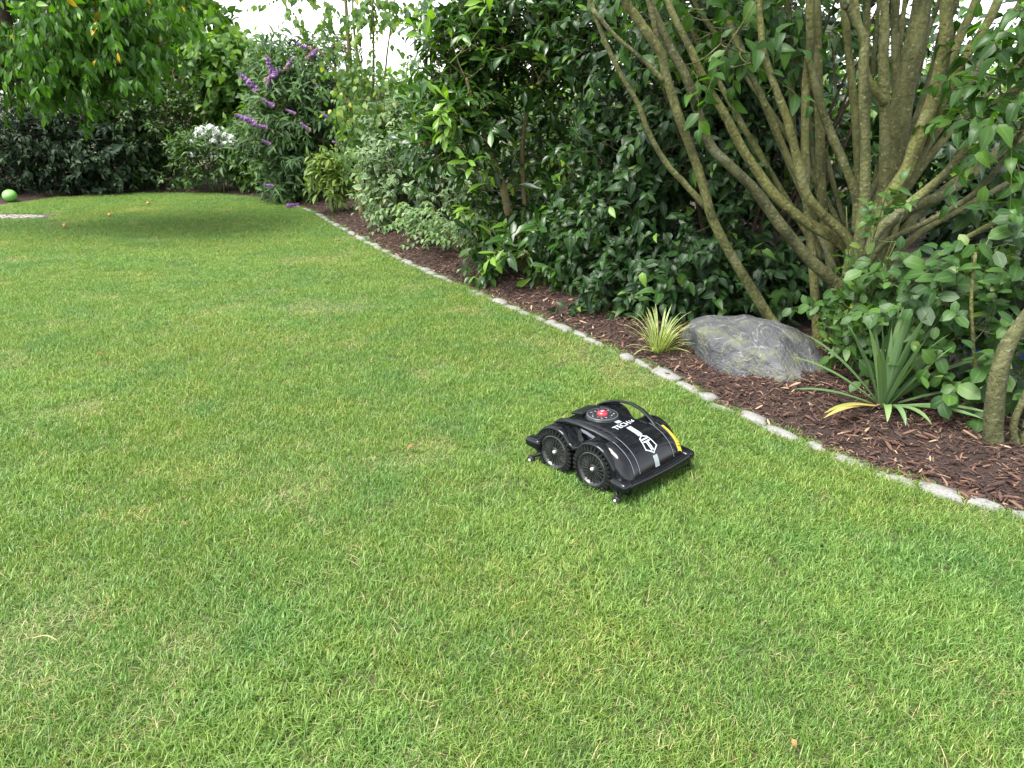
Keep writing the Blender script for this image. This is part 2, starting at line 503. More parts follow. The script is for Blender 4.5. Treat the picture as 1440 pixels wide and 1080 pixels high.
def tuft(rng, n, rad, hmin, hmax, w, lean, straw):
    r = rad * np.sqrt(rng.uniform(0, 1, n)); a = rng.uniform(0, 6.283, n)
    B = np.c_[r * np.cos(a), r * np.sin(a), np.full(n, -0.004)]
    az = rng.uniform(0, 6.283, n); ln = np.abs(rng.normal(0, lean, n)) + 0.12
    H = rng.uniform(hmin, hmax, n)
    D = np.c_[np.cos(az), np.sin(az), np.zeros(n)]
    tint = np.where(rng.uniform(0, 1, n) < straw, rng.uniform(0.9, 1.0, n), rng.beta(2, 2, n) * 0.85)
    lay = tint > 0.9
    ln = np.where(lay, ln + 0.6, ln); 
    wid = w * rng.uniform(0.6, 1.25, n)
    side = np.c_[-np.sin(az + rng.normal(0, 0.5, n)), np.cos(az), np.zeros(n)]
    rows = []
    for t, ww in ((0, 0.85), (0.4, 1.0), (0.75, 0.7), (1.0, 0.08)):
        C = B + D * (H * ln * (0.35 * t + 0.65 * t * t))[:, None]
        C[:, 2] += H * t * (1 - 0.32 * np.minimum(ln, 1.6) * t * t * 0.9)
        rows += [C - side * (wid * ww / 2)[:, None], C + side * (wid * ww / 2)[:, None]]
    V = np.stack(rows, 1).reshape(-1, 3)
    q = np.array([[0, 1, 3, 2], [2, 3, 5, 4], [4, 5, 7, 6]])
    F = (q[None] + 8 * np.arange(n)[:, None, None]).reshape(-1, 4)
    return mesh('grass_tuft', V, F, {'tint': np.repeat(tint, 8)})

rng = np.random.default_rng(41)
tcol = bpy.data.collections.new('tuft_sources')
spec = [(210, .075, .018, .038, .0020, .50, .030), (210, .075, .016, .034, .0019, .62, .045), (200, .075, .020, .043, .0021, .50, .025),
        (180, .075, .013, .029, .0019, .80, .22), (170, .072, .022, .048, .0023, .55, .035), (210, .080, .015, .033, .0020, .55, .035)]
for i, sp in enumerate(spec):
    o = bpy.data.objects.new('tuft_%d' % i, tuft(rng, *sp)); o.data.materials.append(M_GRASS); tcol.objects.link(o)

def lawn_points(y0, y1, dens, xl=-9.0):
    g_ = 1 / math.sqrt(dens); gx, gy = np.meshgrid(np.arange(xl, 3.0, g_), np.arange(y0, y1, g_))
    P = np.c_[gx.ravel(), gy.ravel()] + rng.uniform(-.55, .55, (gx.size, 2)) * g_; n = len(P)
    px, py, d = project(np.c_[P, np.zeros(n)])
    k = (px > -90) & (px < 1530) & (py < 1170)
    P = P[k]
    ed = edge_dist(P)
    return P[(ed < 0.012)], ed[ed < 0.012]
PP, ED = zip(lawn_points(0.9, 2.2, 330), lawn_points(2.2, 3.6, 290), lawn_points(3.6, 5.5, 220), lawn_points(5.5, 8, 170), lawn_points(8, 12, 140))
P = np.vstack(PP); ED = np.concatenate(ED)
MOW_O = np.array([0.36, 2.63])
n = len(P)
d = np.linalg.norm(P, axis=1)
nz = fbm(np.c_[P, np.zeros(n)], 1.7, 3)
nz2 = fbm(np.c_[P + 30, np.zeros(n)], 3.1, 3)
gpatch = ground(20, 305)[:2]
g_in = (((P - gpatch) / np.array([0.55, 0.26])) ** 2).sum(1) < 1
dry = sum(np.exp(-(((P - ground(x_, y_)[:2]) / r_) ** 2).sum(1)) for x_, y_, r_ in [(70, 900, .16), (110, 840, .14), (230, 1000, .10), (60, 980, .12), (420, 690, .25), (330, 430, .5), (640, 640, .2), (1230, 800, .15)])
idx = np.where((nz2 > 0.55) | (rng.uniform(0, 1, n) < dry * .6), 3, rng.choice([0, 1, 2, 5], n)); idx = np.where((nz < -0.45) & (rng.uniform(0, 1, n) < 0.7), 4, idx)
sc_xy = rng.uniform(0.85, 1.2, n) * (1 + 0.05 * np.clip(d - 4, 0, 6))
sz = rng.uniform(0.78, 1.12, n) * (1 + 0.12 * nz) * np.where(ED > -0.04, 0.75, 1.0)
sz = np.clip(sz * 0.86 * np.where(d > 5, 0.9, 1.0), 0.3, 1.4)
keep = ~g_in
P, idx, sc_xy, sz = P[keep], idx[keep], sc_xy[keep], sz[keep]; n = len(P)
gm = bpy.data.meshes.new('lawn_points'); gm.vertices.add(n); gm.vertices.foreach_set('co', np.c_[P, np.zeros(n)].astype(np.float32).ravel())
a = gm.attributes.new('idx', 'INT', 'POINT'); a.data.foreach_set('value', idx.astype(np.int32))
a = gm.attributes.new('rot', 'FLOAT_VECTOR', 'POINT'); a.data.foreach_set('vector', np.c_[np.zeros(n), np.zeros(n), rng.uniform(0, 6.283, n)].astype(np.float32).ravel())
a = gm.attributes.new('scl', 'FLOAT_VECTOR', 'POINT'); a.data.foreach_set('vector', np.c_[sc_xy, sc_xy, sz].astype(np.float32).ravel())
gm.materials.append(M_GRASS)
lawn = obj('lawn_grass', gm, kind='stuff')
tag(lawn, 'short mown green lawn with yellowish patches spreading up to the stone edging', 'grass')
ng = bpy.data.node_groups.new('lawn_scatter', 'GeometryNodeTree')
ng.interface.new_socket('Geometry', in_out='INPUT', socket_type='NodeSocketGeometry')
ng.interface.new_socket('Geometry', in_out='OUTPUT', socket_type='NodeSocketGeometry')
gin, gout = ng.nodes.new('NodeGroupInput'), ng.nodes.new('NodeGroupOutput')
ci = ng.nodes.new('GeometryNodeCollectionInfo'); ci.inputs['Collection'].default_value = tcol
ci.inputs['Separate Children'].default_value = True; ci.inputs['Reset Children'].default_value = True
iop = ng.nodes.new('GeometryNodeInstanceOnPoints'); iop.inputs['Pick Instance'].default_value = True
def named(nm, ty):
    q = ng.nodes.new('GeometryNodeInputNamedAttribute'); q.data_type = ty; q.inputs['Name'].default_value = nm
    return [s_ for s_ in q.outputs if s_.enabled and s_.name == 'Attribute'][0]
e2r = ng.nodes.new('FunctionNodeEulerToRotation')
L = ng.links.new
L(gin.outputs[0], iop.inputs['Points']); L(ci.outputs[0], iop.inputs['Instance']); L(named('idx', 'INT'), iop.inputs['Instance Index'])
L(named('rot', 'FLOAT_VECTOR'), e2r.inputs[0]); L(e2r.outputs[0], iop.inputs['Rotation']); L(named('scl', 'FLOAT_VECTOR'), iop.inputs['Scale'])
L(iop.outputs[0], gout.inputs[0])
md = lawn.modifiers.new('scatter', 'NODES'); md.node_group = ng


# ------------------------------------------------------------------ plants: leaves, shoots, branchwork
def leaf_tpl(ratio, prof, seg=4, fold=0.25, curl=0.25, seed=0, wave=0.0):
    """unit leaf along +Y, width = ratio; prof: (t, w) control points"""
    r = np.random.default_rng(seed)
    ts = np.linspace(0, 1, seg + 1)
    pt, pw = zip(*prof)
    w = np.interp(ts, pt, pw) * ratio / 2
    w = np.maximum(w, 0.012)
    tw = r.uniform(-0.25, 0.25)
    V, E = [], []
    for t, ww in zip(ts, w):
        z0 = -curl * t * t + r.normal(0, wave)
        for sx in (-1, 0, 1):
            zz = z0 + abs(sx) * ww * fold + sx * tw * ww * t + (r.normal(0, wave) if sx else 0)
            V.append([sx * ww, t * (1 - 0.25 * curl * t), zz]); E.append(abs(sx))
    i = np.arange(3 * (seg + 1)).reshape(seg + 1, 3)
    F = np.concatenate([np.stack([i[:-1, k], i[:-1, k + 1], i[1:, k + 1], i[1:, k]], -1) for k in (0, 1)])
    return np.array(V), F, np.array(E, float)

P_LANCE = [(0, .06), (.08, .15), (.3, .75), (.5, 1), (.75, .7), (.92, .25), (1, 0)]
P_OVATE = [(0, .06), (.07, .35), (.25, .92), (.42, 1), (.68, .72), (.88, .3), (1, 0)]
P_ROUND = [(0, .08), (.06, .4), (.25, .92), (.5, 1), (.75, .9), (.92, .5), (1, .1)]
P_OBOV = [(0, .06), (.1, .16), (.4, .65), (.65, 1), (.85, .75), (.95, .35), (1, 0)]
P_HEART = [(0, .5), (.08, .85), (.25, 1), (.5, .8), (.75, .45), (.9, .18), (1, 0)]

def tpls(ratio, prof, seg, fold, curl, n=4, wave=0.012, seed=0):
    return [leaf_tpl(ratio * (0.9 + 0.07 * k), prof, seg, fold * (0.6 + 0.3 * k), curl * (0.3 + 0.5 * k), seed + k, wave) for k in range(n)]

LEAFSETS = []
def add_leaves(root, mat, tp, P, A, Nn, S, tint, name='leaf', stuff='foliage', parts=True):
    LEAFSETS.append(dict(root=root, mat=mat, tp=tp, P=P, A=A, N=Nn, S=S, tint=tint, name=name, stuff=stuff, parts=parts))

def blob_points(rng, blobs, n, shell=0.55, gap=0.0, gscale=1.6):
    """random points in a union of ellipsoids, biased to the outside. blobs: (centre, radii, weight)"""
    w = np.array([b[2] for b in blobs], float); w /= w.sum()
    out, dirs = [], []
    while sum(len(o) for o in out) < n:
        k = rng.choice(len(blobs), n, p=w)
        C = np.array([blobs[i][0] for i in k]); R = np.array([blobs[i][1] for i in k])
        u = nrm(rng.normal(size=(n, 3)))
        r = rng.uniform(0, 1, n) ** (1 / 3); r = shell + (1 - shell) * r if shell > 0 else r
        r = np.where(rng.uniform(0, 1, n) < 0.3, rng.uniform(0, 1, n) ** (1 / 3), r)
        p = C + u * R * r[:, None]
        ok = (p[:, 2] > 0.05)
        if gap: ok &= fbm(p, gscale, 2) > gap
        out.append(p[ok]); dirs.append(u[ok])
    return np.vstack(out)[:n], np.vstack(dirs)[:n]

def connect(rng, skel, T, sag=0.06):
    """join every point of T to the nearest node of the growing skeleton; returns polylines (N,5,3) and radii"""
    nodes = np.empty((len(skel) + 3 * len(T), 3)); nn = len(skel); nodes[:nn] = skel
    d0 = np.min(np.linalg.norm(T[:, None] - skel[None], axis=2), axis=1)
    order = np.argsort(d0)
    PL = np.empty((len(T), 5, 3))
    ts = np.array([0, .25, .5, .75, 1.0])
    for i in order:
        q = nodes[:nn]; dv = T[i] - q
        c = np.linalg.norm(dv, axis=1) + 0.5 * np.maximum(0, -dv[:, 2])
        p = q[np.argmin(c)]
        L_ = np.linalg.norm(T[i] - p)
        pl = p + (T[i] - p) * ts[:, None] + rng.normal(0, sag * L_, 3) * (ts * (1 - ts) * 4)[:, None]
        pl[:, 2] += -0.06 * L_ * (ts * (1 - ts) * 4)
        PL[i] = pl
        nodes[nn:nn + 3] = pl[[2, 3, 4]]; nn += 3
    return PL

def shoots(rng, T, D, L, n, size, alpha=55, droop=0.2, sag=0.15, gather=1.0, up=1.0, opposite=False, face=None, jit=0.36, hang=0.0):
    """leaves along shoots starting at T with directions D. returns P, A, N, S and twig polylines"""
    M = len(T)
    Ls = rng.uniform(*L, M)
    ts = np.linspace(0.12, 1.0, n) ** (1 / gather)
    Dn = nrm(D)
    down = np.array([0, 0, -1.0])
    t_ = ts[None, :, None]
    C = T[:, None] + Dn[:, None] * Ls[:, None, None] * t_ + down * (sag * Ls)[:, None, None] * t_ ** 2
    tan = nrm(Dn[:, None] + down * (2 * sag) * t_)
    ref = np.where(np.abs(Dn[:, 2:3]) > 0.92, np.array([1.0, 0, 0]), np.array([0, 0, 1.0]))
    U = nrm(np.cross(Dn, ref)); W = np.cross(Dn, U)
    j = np.arange(n)
    ph = rng.uniform(0, 6.28, M)[:, None] + ((j // 2) * 1.571 + (j % 2) * 3.1416 if opposite else j * 2.39996)[None]
    per = U[:, None] * np.cos(ph)[..., None] + W[:, None] * np.sin(ph)[..., None]
    al = np.radians(alpha) * (1 - 0.45 * (ts == ts[-1]))[None, :, None] * rng.uniform(0.75, 1.2, (M, n, 1))
    A = tan * np.cos(al) + per * np.sin(al) + down * droop + rng.normal(0, jit, (M, n, 3)) * 0.6
    A = nrm(A)
    if hang: A = nrm(A * (1 - hang) + (down + rng.normal(0, 0.28, (M, n, 3))) * hang)
    Nv = np.array([0, 0, up]) + tan * 0.35 + rng.normal(0, jit, (M, n, 3)) * 1.3
    if face is not None: Nv = Nv + face
    Nv = nrm(Nv - (Nv * A).sum(-1, keepdims=True) * A)
    S = rng.uniform(*size, (M, n)) * (0.72 + 0.5 * np.sin(np.pi * (0.15 + 0.75 * ts)))[None]
    tt = np.array([0, 0.35, 0.7, 1.0])[None, :, None]
    TW = T[:, None] + Dn[:, None] * Ls[:, None, None] * tt + down * (sag * Ls)[:, None, None] * tt ** 2
    return C.reshape(-1, 3), A.reshape(-1, 3), Nv.reshape(-1, 3), S.ravel(), TW

def twig_mesh(root, TW, r0, PL=None, r1=None, mat=None, name='branchwork'):
    parts = []
    K = TW.shape[1]
    parts.append(tubes(TW, np.broadcast_to(np.linspace(r0, r0 * 0.4, K), TW.shape[:2]), 4))
    if PL is not None:
        parts.append(tubes(PL, np.broadcast_to(np.linspace(r1, r0, PL.shape[1]), PL.shape[:2]), 5))
    V, F = join(parts)
    V = V - np.array(root.location)
    return obj(name, mesh(name, V, F), mat, root, kind='stuff')

def limb(root, P, R, mat, sides=9, sub=5, wob=0.03, name='trunk', rng=RNG):
    V, F = tube1(np.asarray(P), R, sides, sub, wob, rng)
    V = V - np.array(root.location)
    return obj(name, mesh(name, V, F), mat, root)

def sample_line(P, step=0.08):
    P = np.asarray(P, float); out = []
    for a, b in zip(P[:-1], P[1:]):
        k = max(2, int(np.linalg.norm(b - a) / step)); out.append(a + (b - a) * np.linspace(0, 1, k)[:, None])
    return np.vstack(out)

def shrub(name, label, base, trunks, blobs, nshoot, tp, mat, bark, rng, L=(.15, .3), n=7, size=(.08, .12), dir_w=(0.6, 0.5, 0.5), tint=(2, 2, 0, 1),
          trunk_name='stem', cat='shrub', group=None, r_twig=.0016, r_br=.004, shell=.5, gap=0.0, parts=True, skel_top=True, **kw):
    """trunks: list of (points, radii) in world space"""
    root = thing(name, label, cat, tuple(base), group)
    for P_, R_ in trunks:
        limb(root, P_, R_, bark, name=trunk_name, rng=rng)
    skel = np.vstack([sample_line(P_)[len(sample_line(P_)) // 4:] for P_, _ in trunks])
    T, U = blob_points(rng, blobs, nshoot, shell, gap)
    PL = connect(rng, skel, T)
    out = nrm(PL[:, -1] - PL[:, -3])
    D = nrm(out * dir_w[0] + U * 0.4 + np.array([0, 0, dir_w[1]]) + rng.normal(0, dir_w[2], T.shape))
    P, A, Nn, S, TW = shoots(rng, T, D, L, n, size, **kw)
    a, b, lo, hi = tint
    ti = lo + (hi - lo) * np.clip(rng.beta(a * .7, b * .7, len(P)) + np.repeat(rng.normal(0, 0.16, len(T)), n), 0, 1)
    ti = np.where(rng.uniform(0, 1, len(ti)) < .012, 1.0, ti); S = S * rng.lognormal(0, .22, len(S)).clip(.5, 1.5)
    add_leaves(root, mat, tp, P, A, Nn, S, ti, parts=parts)
    twig_mesh(root, TW, r_twig, PL, r_br, bark)
    return root, T

# bark
B_OLIVE = barkmat('olive_bark', (0.034, 0.037, 0.014), (0.135, 0.138, 0.052), (0.25, 0.26, 0.17), 11, 1.0)
B_BROWN = barkmat('brown_bark', (0.030, 0.022, 0.014), (0.085, 0.062, 0.040), (0.14, 0.12, 0.09), 16)
B_TAN = barkmat('tan_bark', (0.075, 0.060, 0.030), (0.19, 0.16, 0.085), (0.26, 0.25, 0.18), 16)
B_GREEN = barkmat('green_stem', (0.045, 0.065, 0.018), (0.10, 0.13, 0.035), (0.12, 0.11, 0.05), 20, 0.3)

# leaf materials (dark, mid, light along tint)
L_CHERRY = leafmat('cherry_leaf', [(0, (.018, .055, .008)), (.5, (.034, .100, .012)), (.93, (.070, .17, .02)), (.985, (.11, .22, .035)), (1, (.42, .26, .03))], .38, .34)
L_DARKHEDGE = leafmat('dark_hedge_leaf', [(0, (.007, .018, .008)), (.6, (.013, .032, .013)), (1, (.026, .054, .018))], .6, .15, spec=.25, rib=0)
L_SMALL = leafmat('small_leaf', [(0, (.013, .036, .008)), (.6, (.030, .070, .013)), (1, (.066, .125, .022))], .4, .28)
L_VINE = leafmat('broad_leaf', [(0, (.026, .072, .010)), (.6, (.060, .135, .014)), (1, (.14, .23, .025))], .45, .42)
L_PHLOX = leafmat('phlox_leaf', [(0, (.025, .060, .016)), (1, (.060, .125, .028))], .5, .28)
L_BUDD = leafmat('buddleia_leaf', [(0, (.016, .044, .014)), (.6, (.034, .080, .024)), (1, (.080, .150, .042))], .6, .25)
L_YOUNG = leafmat('young_leaf', [(0, (.060, .105, .020)), (.7, (.110, .175, .034)), (1, (.19, .25, .06))], .42, .34)
L_BIRCH = leafmat('heart_leaf', [(0, (.035, .080, .022)), (.6, (.070, .140, .034)), (.95, (.13, .21, .05)), (1, (.30, .30, .06))], .48, .38)
L_VARIEG = leafmat('variegated_leaf', [(0, (.045, .090, .035)), (.6, (.085, .150, .060)), (1, (.14, .21, .09))], .5, .28, edge=(.32, .40, .24), edge_at=.85, rib=0, tcol=(1.4, 1.5, .8))
L_FERN = leafmat('arching_leaf', [(0, (.060, .115, .050)), (1, (.150, .235, .105))], .45, .3)
L_LAUREL = leafmat('laurel_leaf', [(0, (.009, .030, .006)), (.55, (.022, .062, .011)), (.88, (.050, .120, .018)), (.96, (.13, .24, .028)), (1, (.24, .35, .035))], .30, .28, spec=.40)
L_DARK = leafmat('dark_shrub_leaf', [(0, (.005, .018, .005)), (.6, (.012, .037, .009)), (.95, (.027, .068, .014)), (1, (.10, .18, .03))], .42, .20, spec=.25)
L_MULTI = leafmat('tree_leaf', [(0, (.013, .040, .009)), (.6, (.028, .074, .014)), (1, (.07, .15, .024))], .42, .34)
L_ROUND = leafmat('round_leaf', [(0, (.013, .042, .009)), (.6, (.029, .076, .015)), (.95, (.058, .122, .024)), (1, (.22, .24, .05))], .48, .3, spec=.35)
L_BACK = leafmat('far_leaf', [(0, (.050, .110, .022)), (.6, (.085, .17, .03)), (1, (.15, .26, .045))], .5, .42)


def pl(pts, Y0, Y1=None, extra=None):
    """pixel polyline -> world points; the depth runs from Y0 to Y1"""
    Y1 = Y0 if Y1 is None else Y1
    k = len(pts)
    return np.array([at(p[0], p[1], Y0 + (Y1 - Y0) * i / (k - 1)) for i, p in enumerate(pts)])

def grow_up(P, h, lean=(0, 0), k=3, rng=RNG):
    """continue a stem above the frame"""
    d = nrm(P[-1] - P[-2]); pts = [P[-1]]
    for i in range(k):
        d = nrm(d + np.array([lean[0], lean[1], 0.25]) + rng.normal(0, 0.08, 3)); pts.append(pts[-1] + d * h / k)
    return np.vstack([P, pts[1:]])

# --- cherry tree, trunk just outside the frame on the left --------------------
rng = np.random.default_rng(101)
tb = np.array([-6.25, 7.95, 0.0])
limb_px = pl([(-40, 150), (-8, 118), (12, 92), (18, 66), (10, 36), (2, 0)], 7.85, 7.7)
main = np.vstack([[tb], [tb + [0.02, 0, 0.5]], [tb + [0.1, -0.02, 0.85]], limb_px[0:1]])
lmb = grow_up(limb_px, 1.4, (0.25, 0), 3, rng)
side1 = pl([(14, 88), (60, 70), (120, 62), (190, 72), (235, 60)], 7.75, 7.5)
side2 = pl([(16, 60), (50, 30), (110, 6), (180, -20), (230, -40)], 7.75, 8.1)
side3 = pl([(-8, 118), (40, 112), (100, 108), (150, 112), (200, 130)], 7.8, 7.2)
blobs = [(at(70, 0, 7.7), (.95, .8, .52), 3), (at(135, 30, 7.7), (.60, .6, .42), 1.7), (at(30, 80, 7.5), (.65, .5, .28), 1.4), (at(120, 90, 7.5), (.65, .45, .20), 1.2),
         (at(165, -25, 8.0), (.55, .6, .42), 1.2), (at(195, 105, 7.5), (.30, .35, .16), .5), (at(40, -130, 7.9), (1.1, .9, .5), 1.0), (at(-120, 10, 7.8), (.6, .8, .6), .8)]
tp = tpls(.38, P_LANCE, 4, .4, .4, seed=1)
cherry, _ = shrub('cherry_tree', 'spreading tree with drooping long pointed leaves overhanging the lawn beside the gravel patch', tb, [(np.vstack([main, limb_px[1:2]]), [.13, .115, .10, .085, .07]), (lmb, [.07, .066, .062, .058, .052, .046, .036, .025, .012]),
    (side1, [.03, .02, .014, .01, .006]), (side2, [.03, .02, .014, .01, .006]), (side3, [.02, .014, .01, .008, .005])],
    blobs, 1350, tp, L_CHERRY, B_BROWN, rng, L=(.2, .4), n=9, size=(.072, .108), dir_w=(.6, -.05, .4), tint=(2, 2, 0, .97), trunk_name='limb', cat='tree', shell=.35, gap=-.28,
    alpha=70, droop=.25, sag=.25, hang=.6, up=.5, face=np.array([0.1, -.7, .2]))

# --- dark shrubs under and behind the cherry tree -----------------------------
def simple_stems(rng, base, n, h, spread, r):
    out = []
    for k in range(n):
        a = rng.uniform(0, 6.28); b = base + np.array([math.cos(a), math.sin(a), 0]) * rng.uniform(0.02, 0.1)
        b[2] = max(bedz(b[0], b[1]) - 0.03, -0.03)
        d = np.array([math.cos(a) * spread, math.sin(a) * spread, 1.0])
        P = [b]
        for q in range(4):
            P.append(P[-1] + nrm(d + rng.normal(0, .12, 3)) * h / 4); d = d + np.array([0, 0, .15])
        out.append((np.array(P), np.linspace(r, r * .35, 5)))
    return out

tpH = tpls(.5, P_OVATE, 2, .3, .3, seed=9)
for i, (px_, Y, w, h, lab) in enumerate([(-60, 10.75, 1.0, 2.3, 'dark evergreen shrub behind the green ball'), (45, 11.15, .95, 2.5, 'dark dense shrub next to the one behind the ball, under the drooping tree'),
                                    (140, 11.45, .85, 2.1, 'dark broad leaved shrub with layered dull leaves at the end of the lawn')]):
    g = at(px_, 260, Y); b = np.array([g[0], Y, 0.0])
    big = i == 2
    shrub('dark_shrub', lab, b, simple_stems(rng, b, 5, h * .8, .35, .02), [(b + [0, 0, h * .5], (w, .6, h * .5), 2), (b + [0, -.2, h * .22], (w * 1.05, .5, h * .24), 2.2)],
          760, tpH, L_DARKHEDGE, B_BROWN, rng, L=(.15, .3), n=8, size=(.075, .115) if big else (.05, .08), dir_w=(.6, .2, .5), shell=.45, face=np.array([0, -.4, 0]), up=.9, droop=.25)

# --- back of the garden: small leaved shrub, broad leaved tree, climber -------
b = np.array([*at(225, 262, 11.6)[:2], 0.0])
st = [(pl([(222, 268), (212, 235), (200, 200), (190, 160), (200, 110)], 11.5, 11.6), [.03, .026, .02, .014, .008]),
      (pl([(228, 268), (240, 240), (262, 215), (285, 180), (290, 130)], 11.5, 11.7), [.025, .022, .018, .012, .007]),
      (pl([(226, 268), (224, 225), (232, 180), (238, 140), (245, 90)], 11.5, 11.8), [.025, .022, .018, .012, .007]),
      (pl([(268, 268), (262, 250), (252, 235), (258, 200), (270, 160)], 11.5, 11.6), [.03, .026, .02, .012, .007])]
tpS = tpls(.55, P_OVATE, 2, .3, .25, seed=14)
shrub('small_leaved_shrub', 'tall open shrub with tiny dark leaves and bare crooked stems next to the white phlox', b, st,
      [(at(200, 165, 11.6), (.62, .5, .55), 2), (at(258, 145, 12.1), (.6, .4, .6), 2), (at(215, 215, 11.8), (.65, .4, .32), 1.6), (at(190, 225, 11.5), (.4, .35, .3), .6), (at(240, 250, 11.45), (.6, .25, .16), .9)],
      1150, tpS, L_SMALL, B_BROWN, rng, L=(.16, .34), n=9, size=(.045, .072), dir_w=(.5, .25, .6), shell=.3, gap=-.3, face=np.array([0, -.3, 0]))

b = np.array([*at(255, 250, 13.2)[:2], 0.0])
tpV = tpls(.82, P_HEART, 3, .2, .25, seed=20, wave=.02)
shrub('broad_leaved_tree', 'light green tree with broad leaves rising behind the small leaved shrub', b,
      [(pl([(250, 262), (248, 180), (255, 110), (240, 40), (270, -40)], 13.2), [.07, .06, .05, .035, .015]), (pl([(255, 110), (275, 70), (290, 30), (296, 5)], 13.2), [.03, .025, .018, .01]), (pl([(250, 140), (215, 90), (190, 40), (180, 0)], 13.2), [.03, .025, .018, .01])],
      [(at(215, 55, 13.0), (1.0, .8, .75), 2), (at(262, 40, 13.3), (.6, .8, .5), 1.1), (at(265, 100, 12.9), (.6, .6, .4), 1.4), (at(180, 110, 13), (.8, .6, .6), 1), (at(230, -80, 13.5), (1.0, 1, .6), .8)],
      620, tpV, L_VINE, B_BROWN, rng, L=(.2, .45), n=7, size=(.10, .155), dir_w=(.5, .1, .5), shell=.35, gap=-.25, trunk_name='limb', cat='tree', alpha=60, droop=.4, up=.5, face=np.array([0, -.5, .1]), tint=(2, 2, .05, 1))

b = np.array([*at(335, 262, 12.4)[:2], 0.0])
shrub('climbing_vine', 'yellow green large leaved climber mounded above the white phlox', b,
      [(pl([(335, 268), (330, 200), (340, 130), (325, 80), (335, 45)], 12.3), [.03, .027, .02, .015, .008]), (pl([(335, 180), (355, 120), (360, 80)], 12.3), [.018, .012, .006])],
      [(at(322, 95, 12.2), (.45, .5, .36), 2), (at(345, 135, 12.2), (.5, .5, .42), 2), (at(320, 165, 12.4), (.5, .5, .42), 1.4), (at(352, 90, 12.5), (.25, .4, .22), .5)],
      620, tpV, L_VINE, B_BROWN, rng, L=(.15, .4), n=7, size=(.085, .13), dir_w=(.6, .1, .5), shell=.5, alpha=65, droop=.5, up=.4, face=np.array([0, -.7, .1]), tint=(2, 2, 0, .95))

# --- white phlox ---------------------------------------------------------------
b = ground(300, 271); b = np.array([b[0], b[1], 0.0])
Yp = b[1]
heads = [(283, 183), (296, 180), (309, 184), (301, 192), (316, 191), (325, 194), (289, 192), (312, 200), (320, 202), (300, 199), (280, 190), (270, 200), (293, 205), (309, 208), (302, 218), (270, 217), (328, 202), (305, 187)]
st = []
for hx, hy in heads:
    tpos = at(hx, hy, Yp - .16 + rng.uniform(-.16, .12))
    bb = b + np.array([(tpos[0] - b[0]) * .45, rng.uniform(-.15, .15), -.01])
    st.append((np.array([bb, bb * .5 + tpos * .5 + [rng.normal(0, .02), 0, 0], tpos]), [.006, .005, .003]))
tpP = tpls(.28, P_LANCE, 2, .3, .3, seed=30)
phlox, _ = shrub('phlox_plant', 'bushy phlox with white flower heads at the far end of the lawn', b, st, [(b + [0, 0, .38], (.46, .3, .3), 1), (b + [0, 0, .62], (.45, .3, .16), 1)], 230, tpP, L_PHLOX, B_GREEN, rng,
      L=(.12, .25), n=8, size=(.07, .11), dir_w=(.3, 1.0, .3), cat='plant', shell=.3, face=np.array([0, -.4, 0]))
M_WHITE = plain('white_petal', (.58, .61, .58), .6)
def petal_cluster(rng, n, R, petal):
    parts = []
    for _ in range(n):
        u = nrm(rng.normal(size=3) + np.array([0, -.3, .9])); c = u * R * rng.uniform(.75, 1.0) * np.array([1, 1, .65])
        ref = np.array([0, 0, 1.0]) if abs(u[2]) < .9 else np.array([1.0, 0, 0])
        a_ = nrm(np.cross(u, ref)); b_ = np.cross(u, a_)
        V = [c - u * petal * .2]
        ph = rng.uniform(0, 6.28)
        for k in range(10):
            r_ = petal * (1.0 if k % 2 == 0 else .45); t_ = ph + k * .6283
            V.append(c + (a_ * math.cos(t_) + b_ * math.sin(t_)) * r_)
        F = np.array([[0, 1 + (k - 1) % 10, 1 + k, 1 + (k + 1) % 10] for k in range(0, 10, 2)])
        parts.append((np.array(V), F))
    return join(parts)
PHM = [mesh('flower_head', *petal_cluster(rng, 30, .075, .020), smooth=False) for _ in range(4)]
for (P_, _R), k in zip(st, range(99)):
    o = obj('flower_head', PHM[k % 4], M_WHITE, phlox, tuple(P_[-1] - b)); sc_ = rng.uniform(.85, 1.25); o.scale = (sc_,) * 3

# --- low green shrub between phlox and buddleia ---------------------------------
b = np.array([*ground(365, 272)[:2], 0.0]); b[1] += .25
shrub('low_shrub', 'low bushy shrub with pale green leaves between the phlox and the purple buddleia', b, simple_stems(rng, b, 6, .7, .5, .012),
      [(b + [-.05, 0, .48], (.45, .3, .42), 2), (b + [.2, -.1, .25], (.45, .3, .25), 1)], 330, tpls(.5, P_OVATE, 2, .3, .3, seed=33), L_SMALL, B_BROWN, rng, L=(.12, .26), n=8, size=(.075, .11), shell=.4, face=np.array([0, -.4, 0]), tint=(2, 1.5, .2, 1))

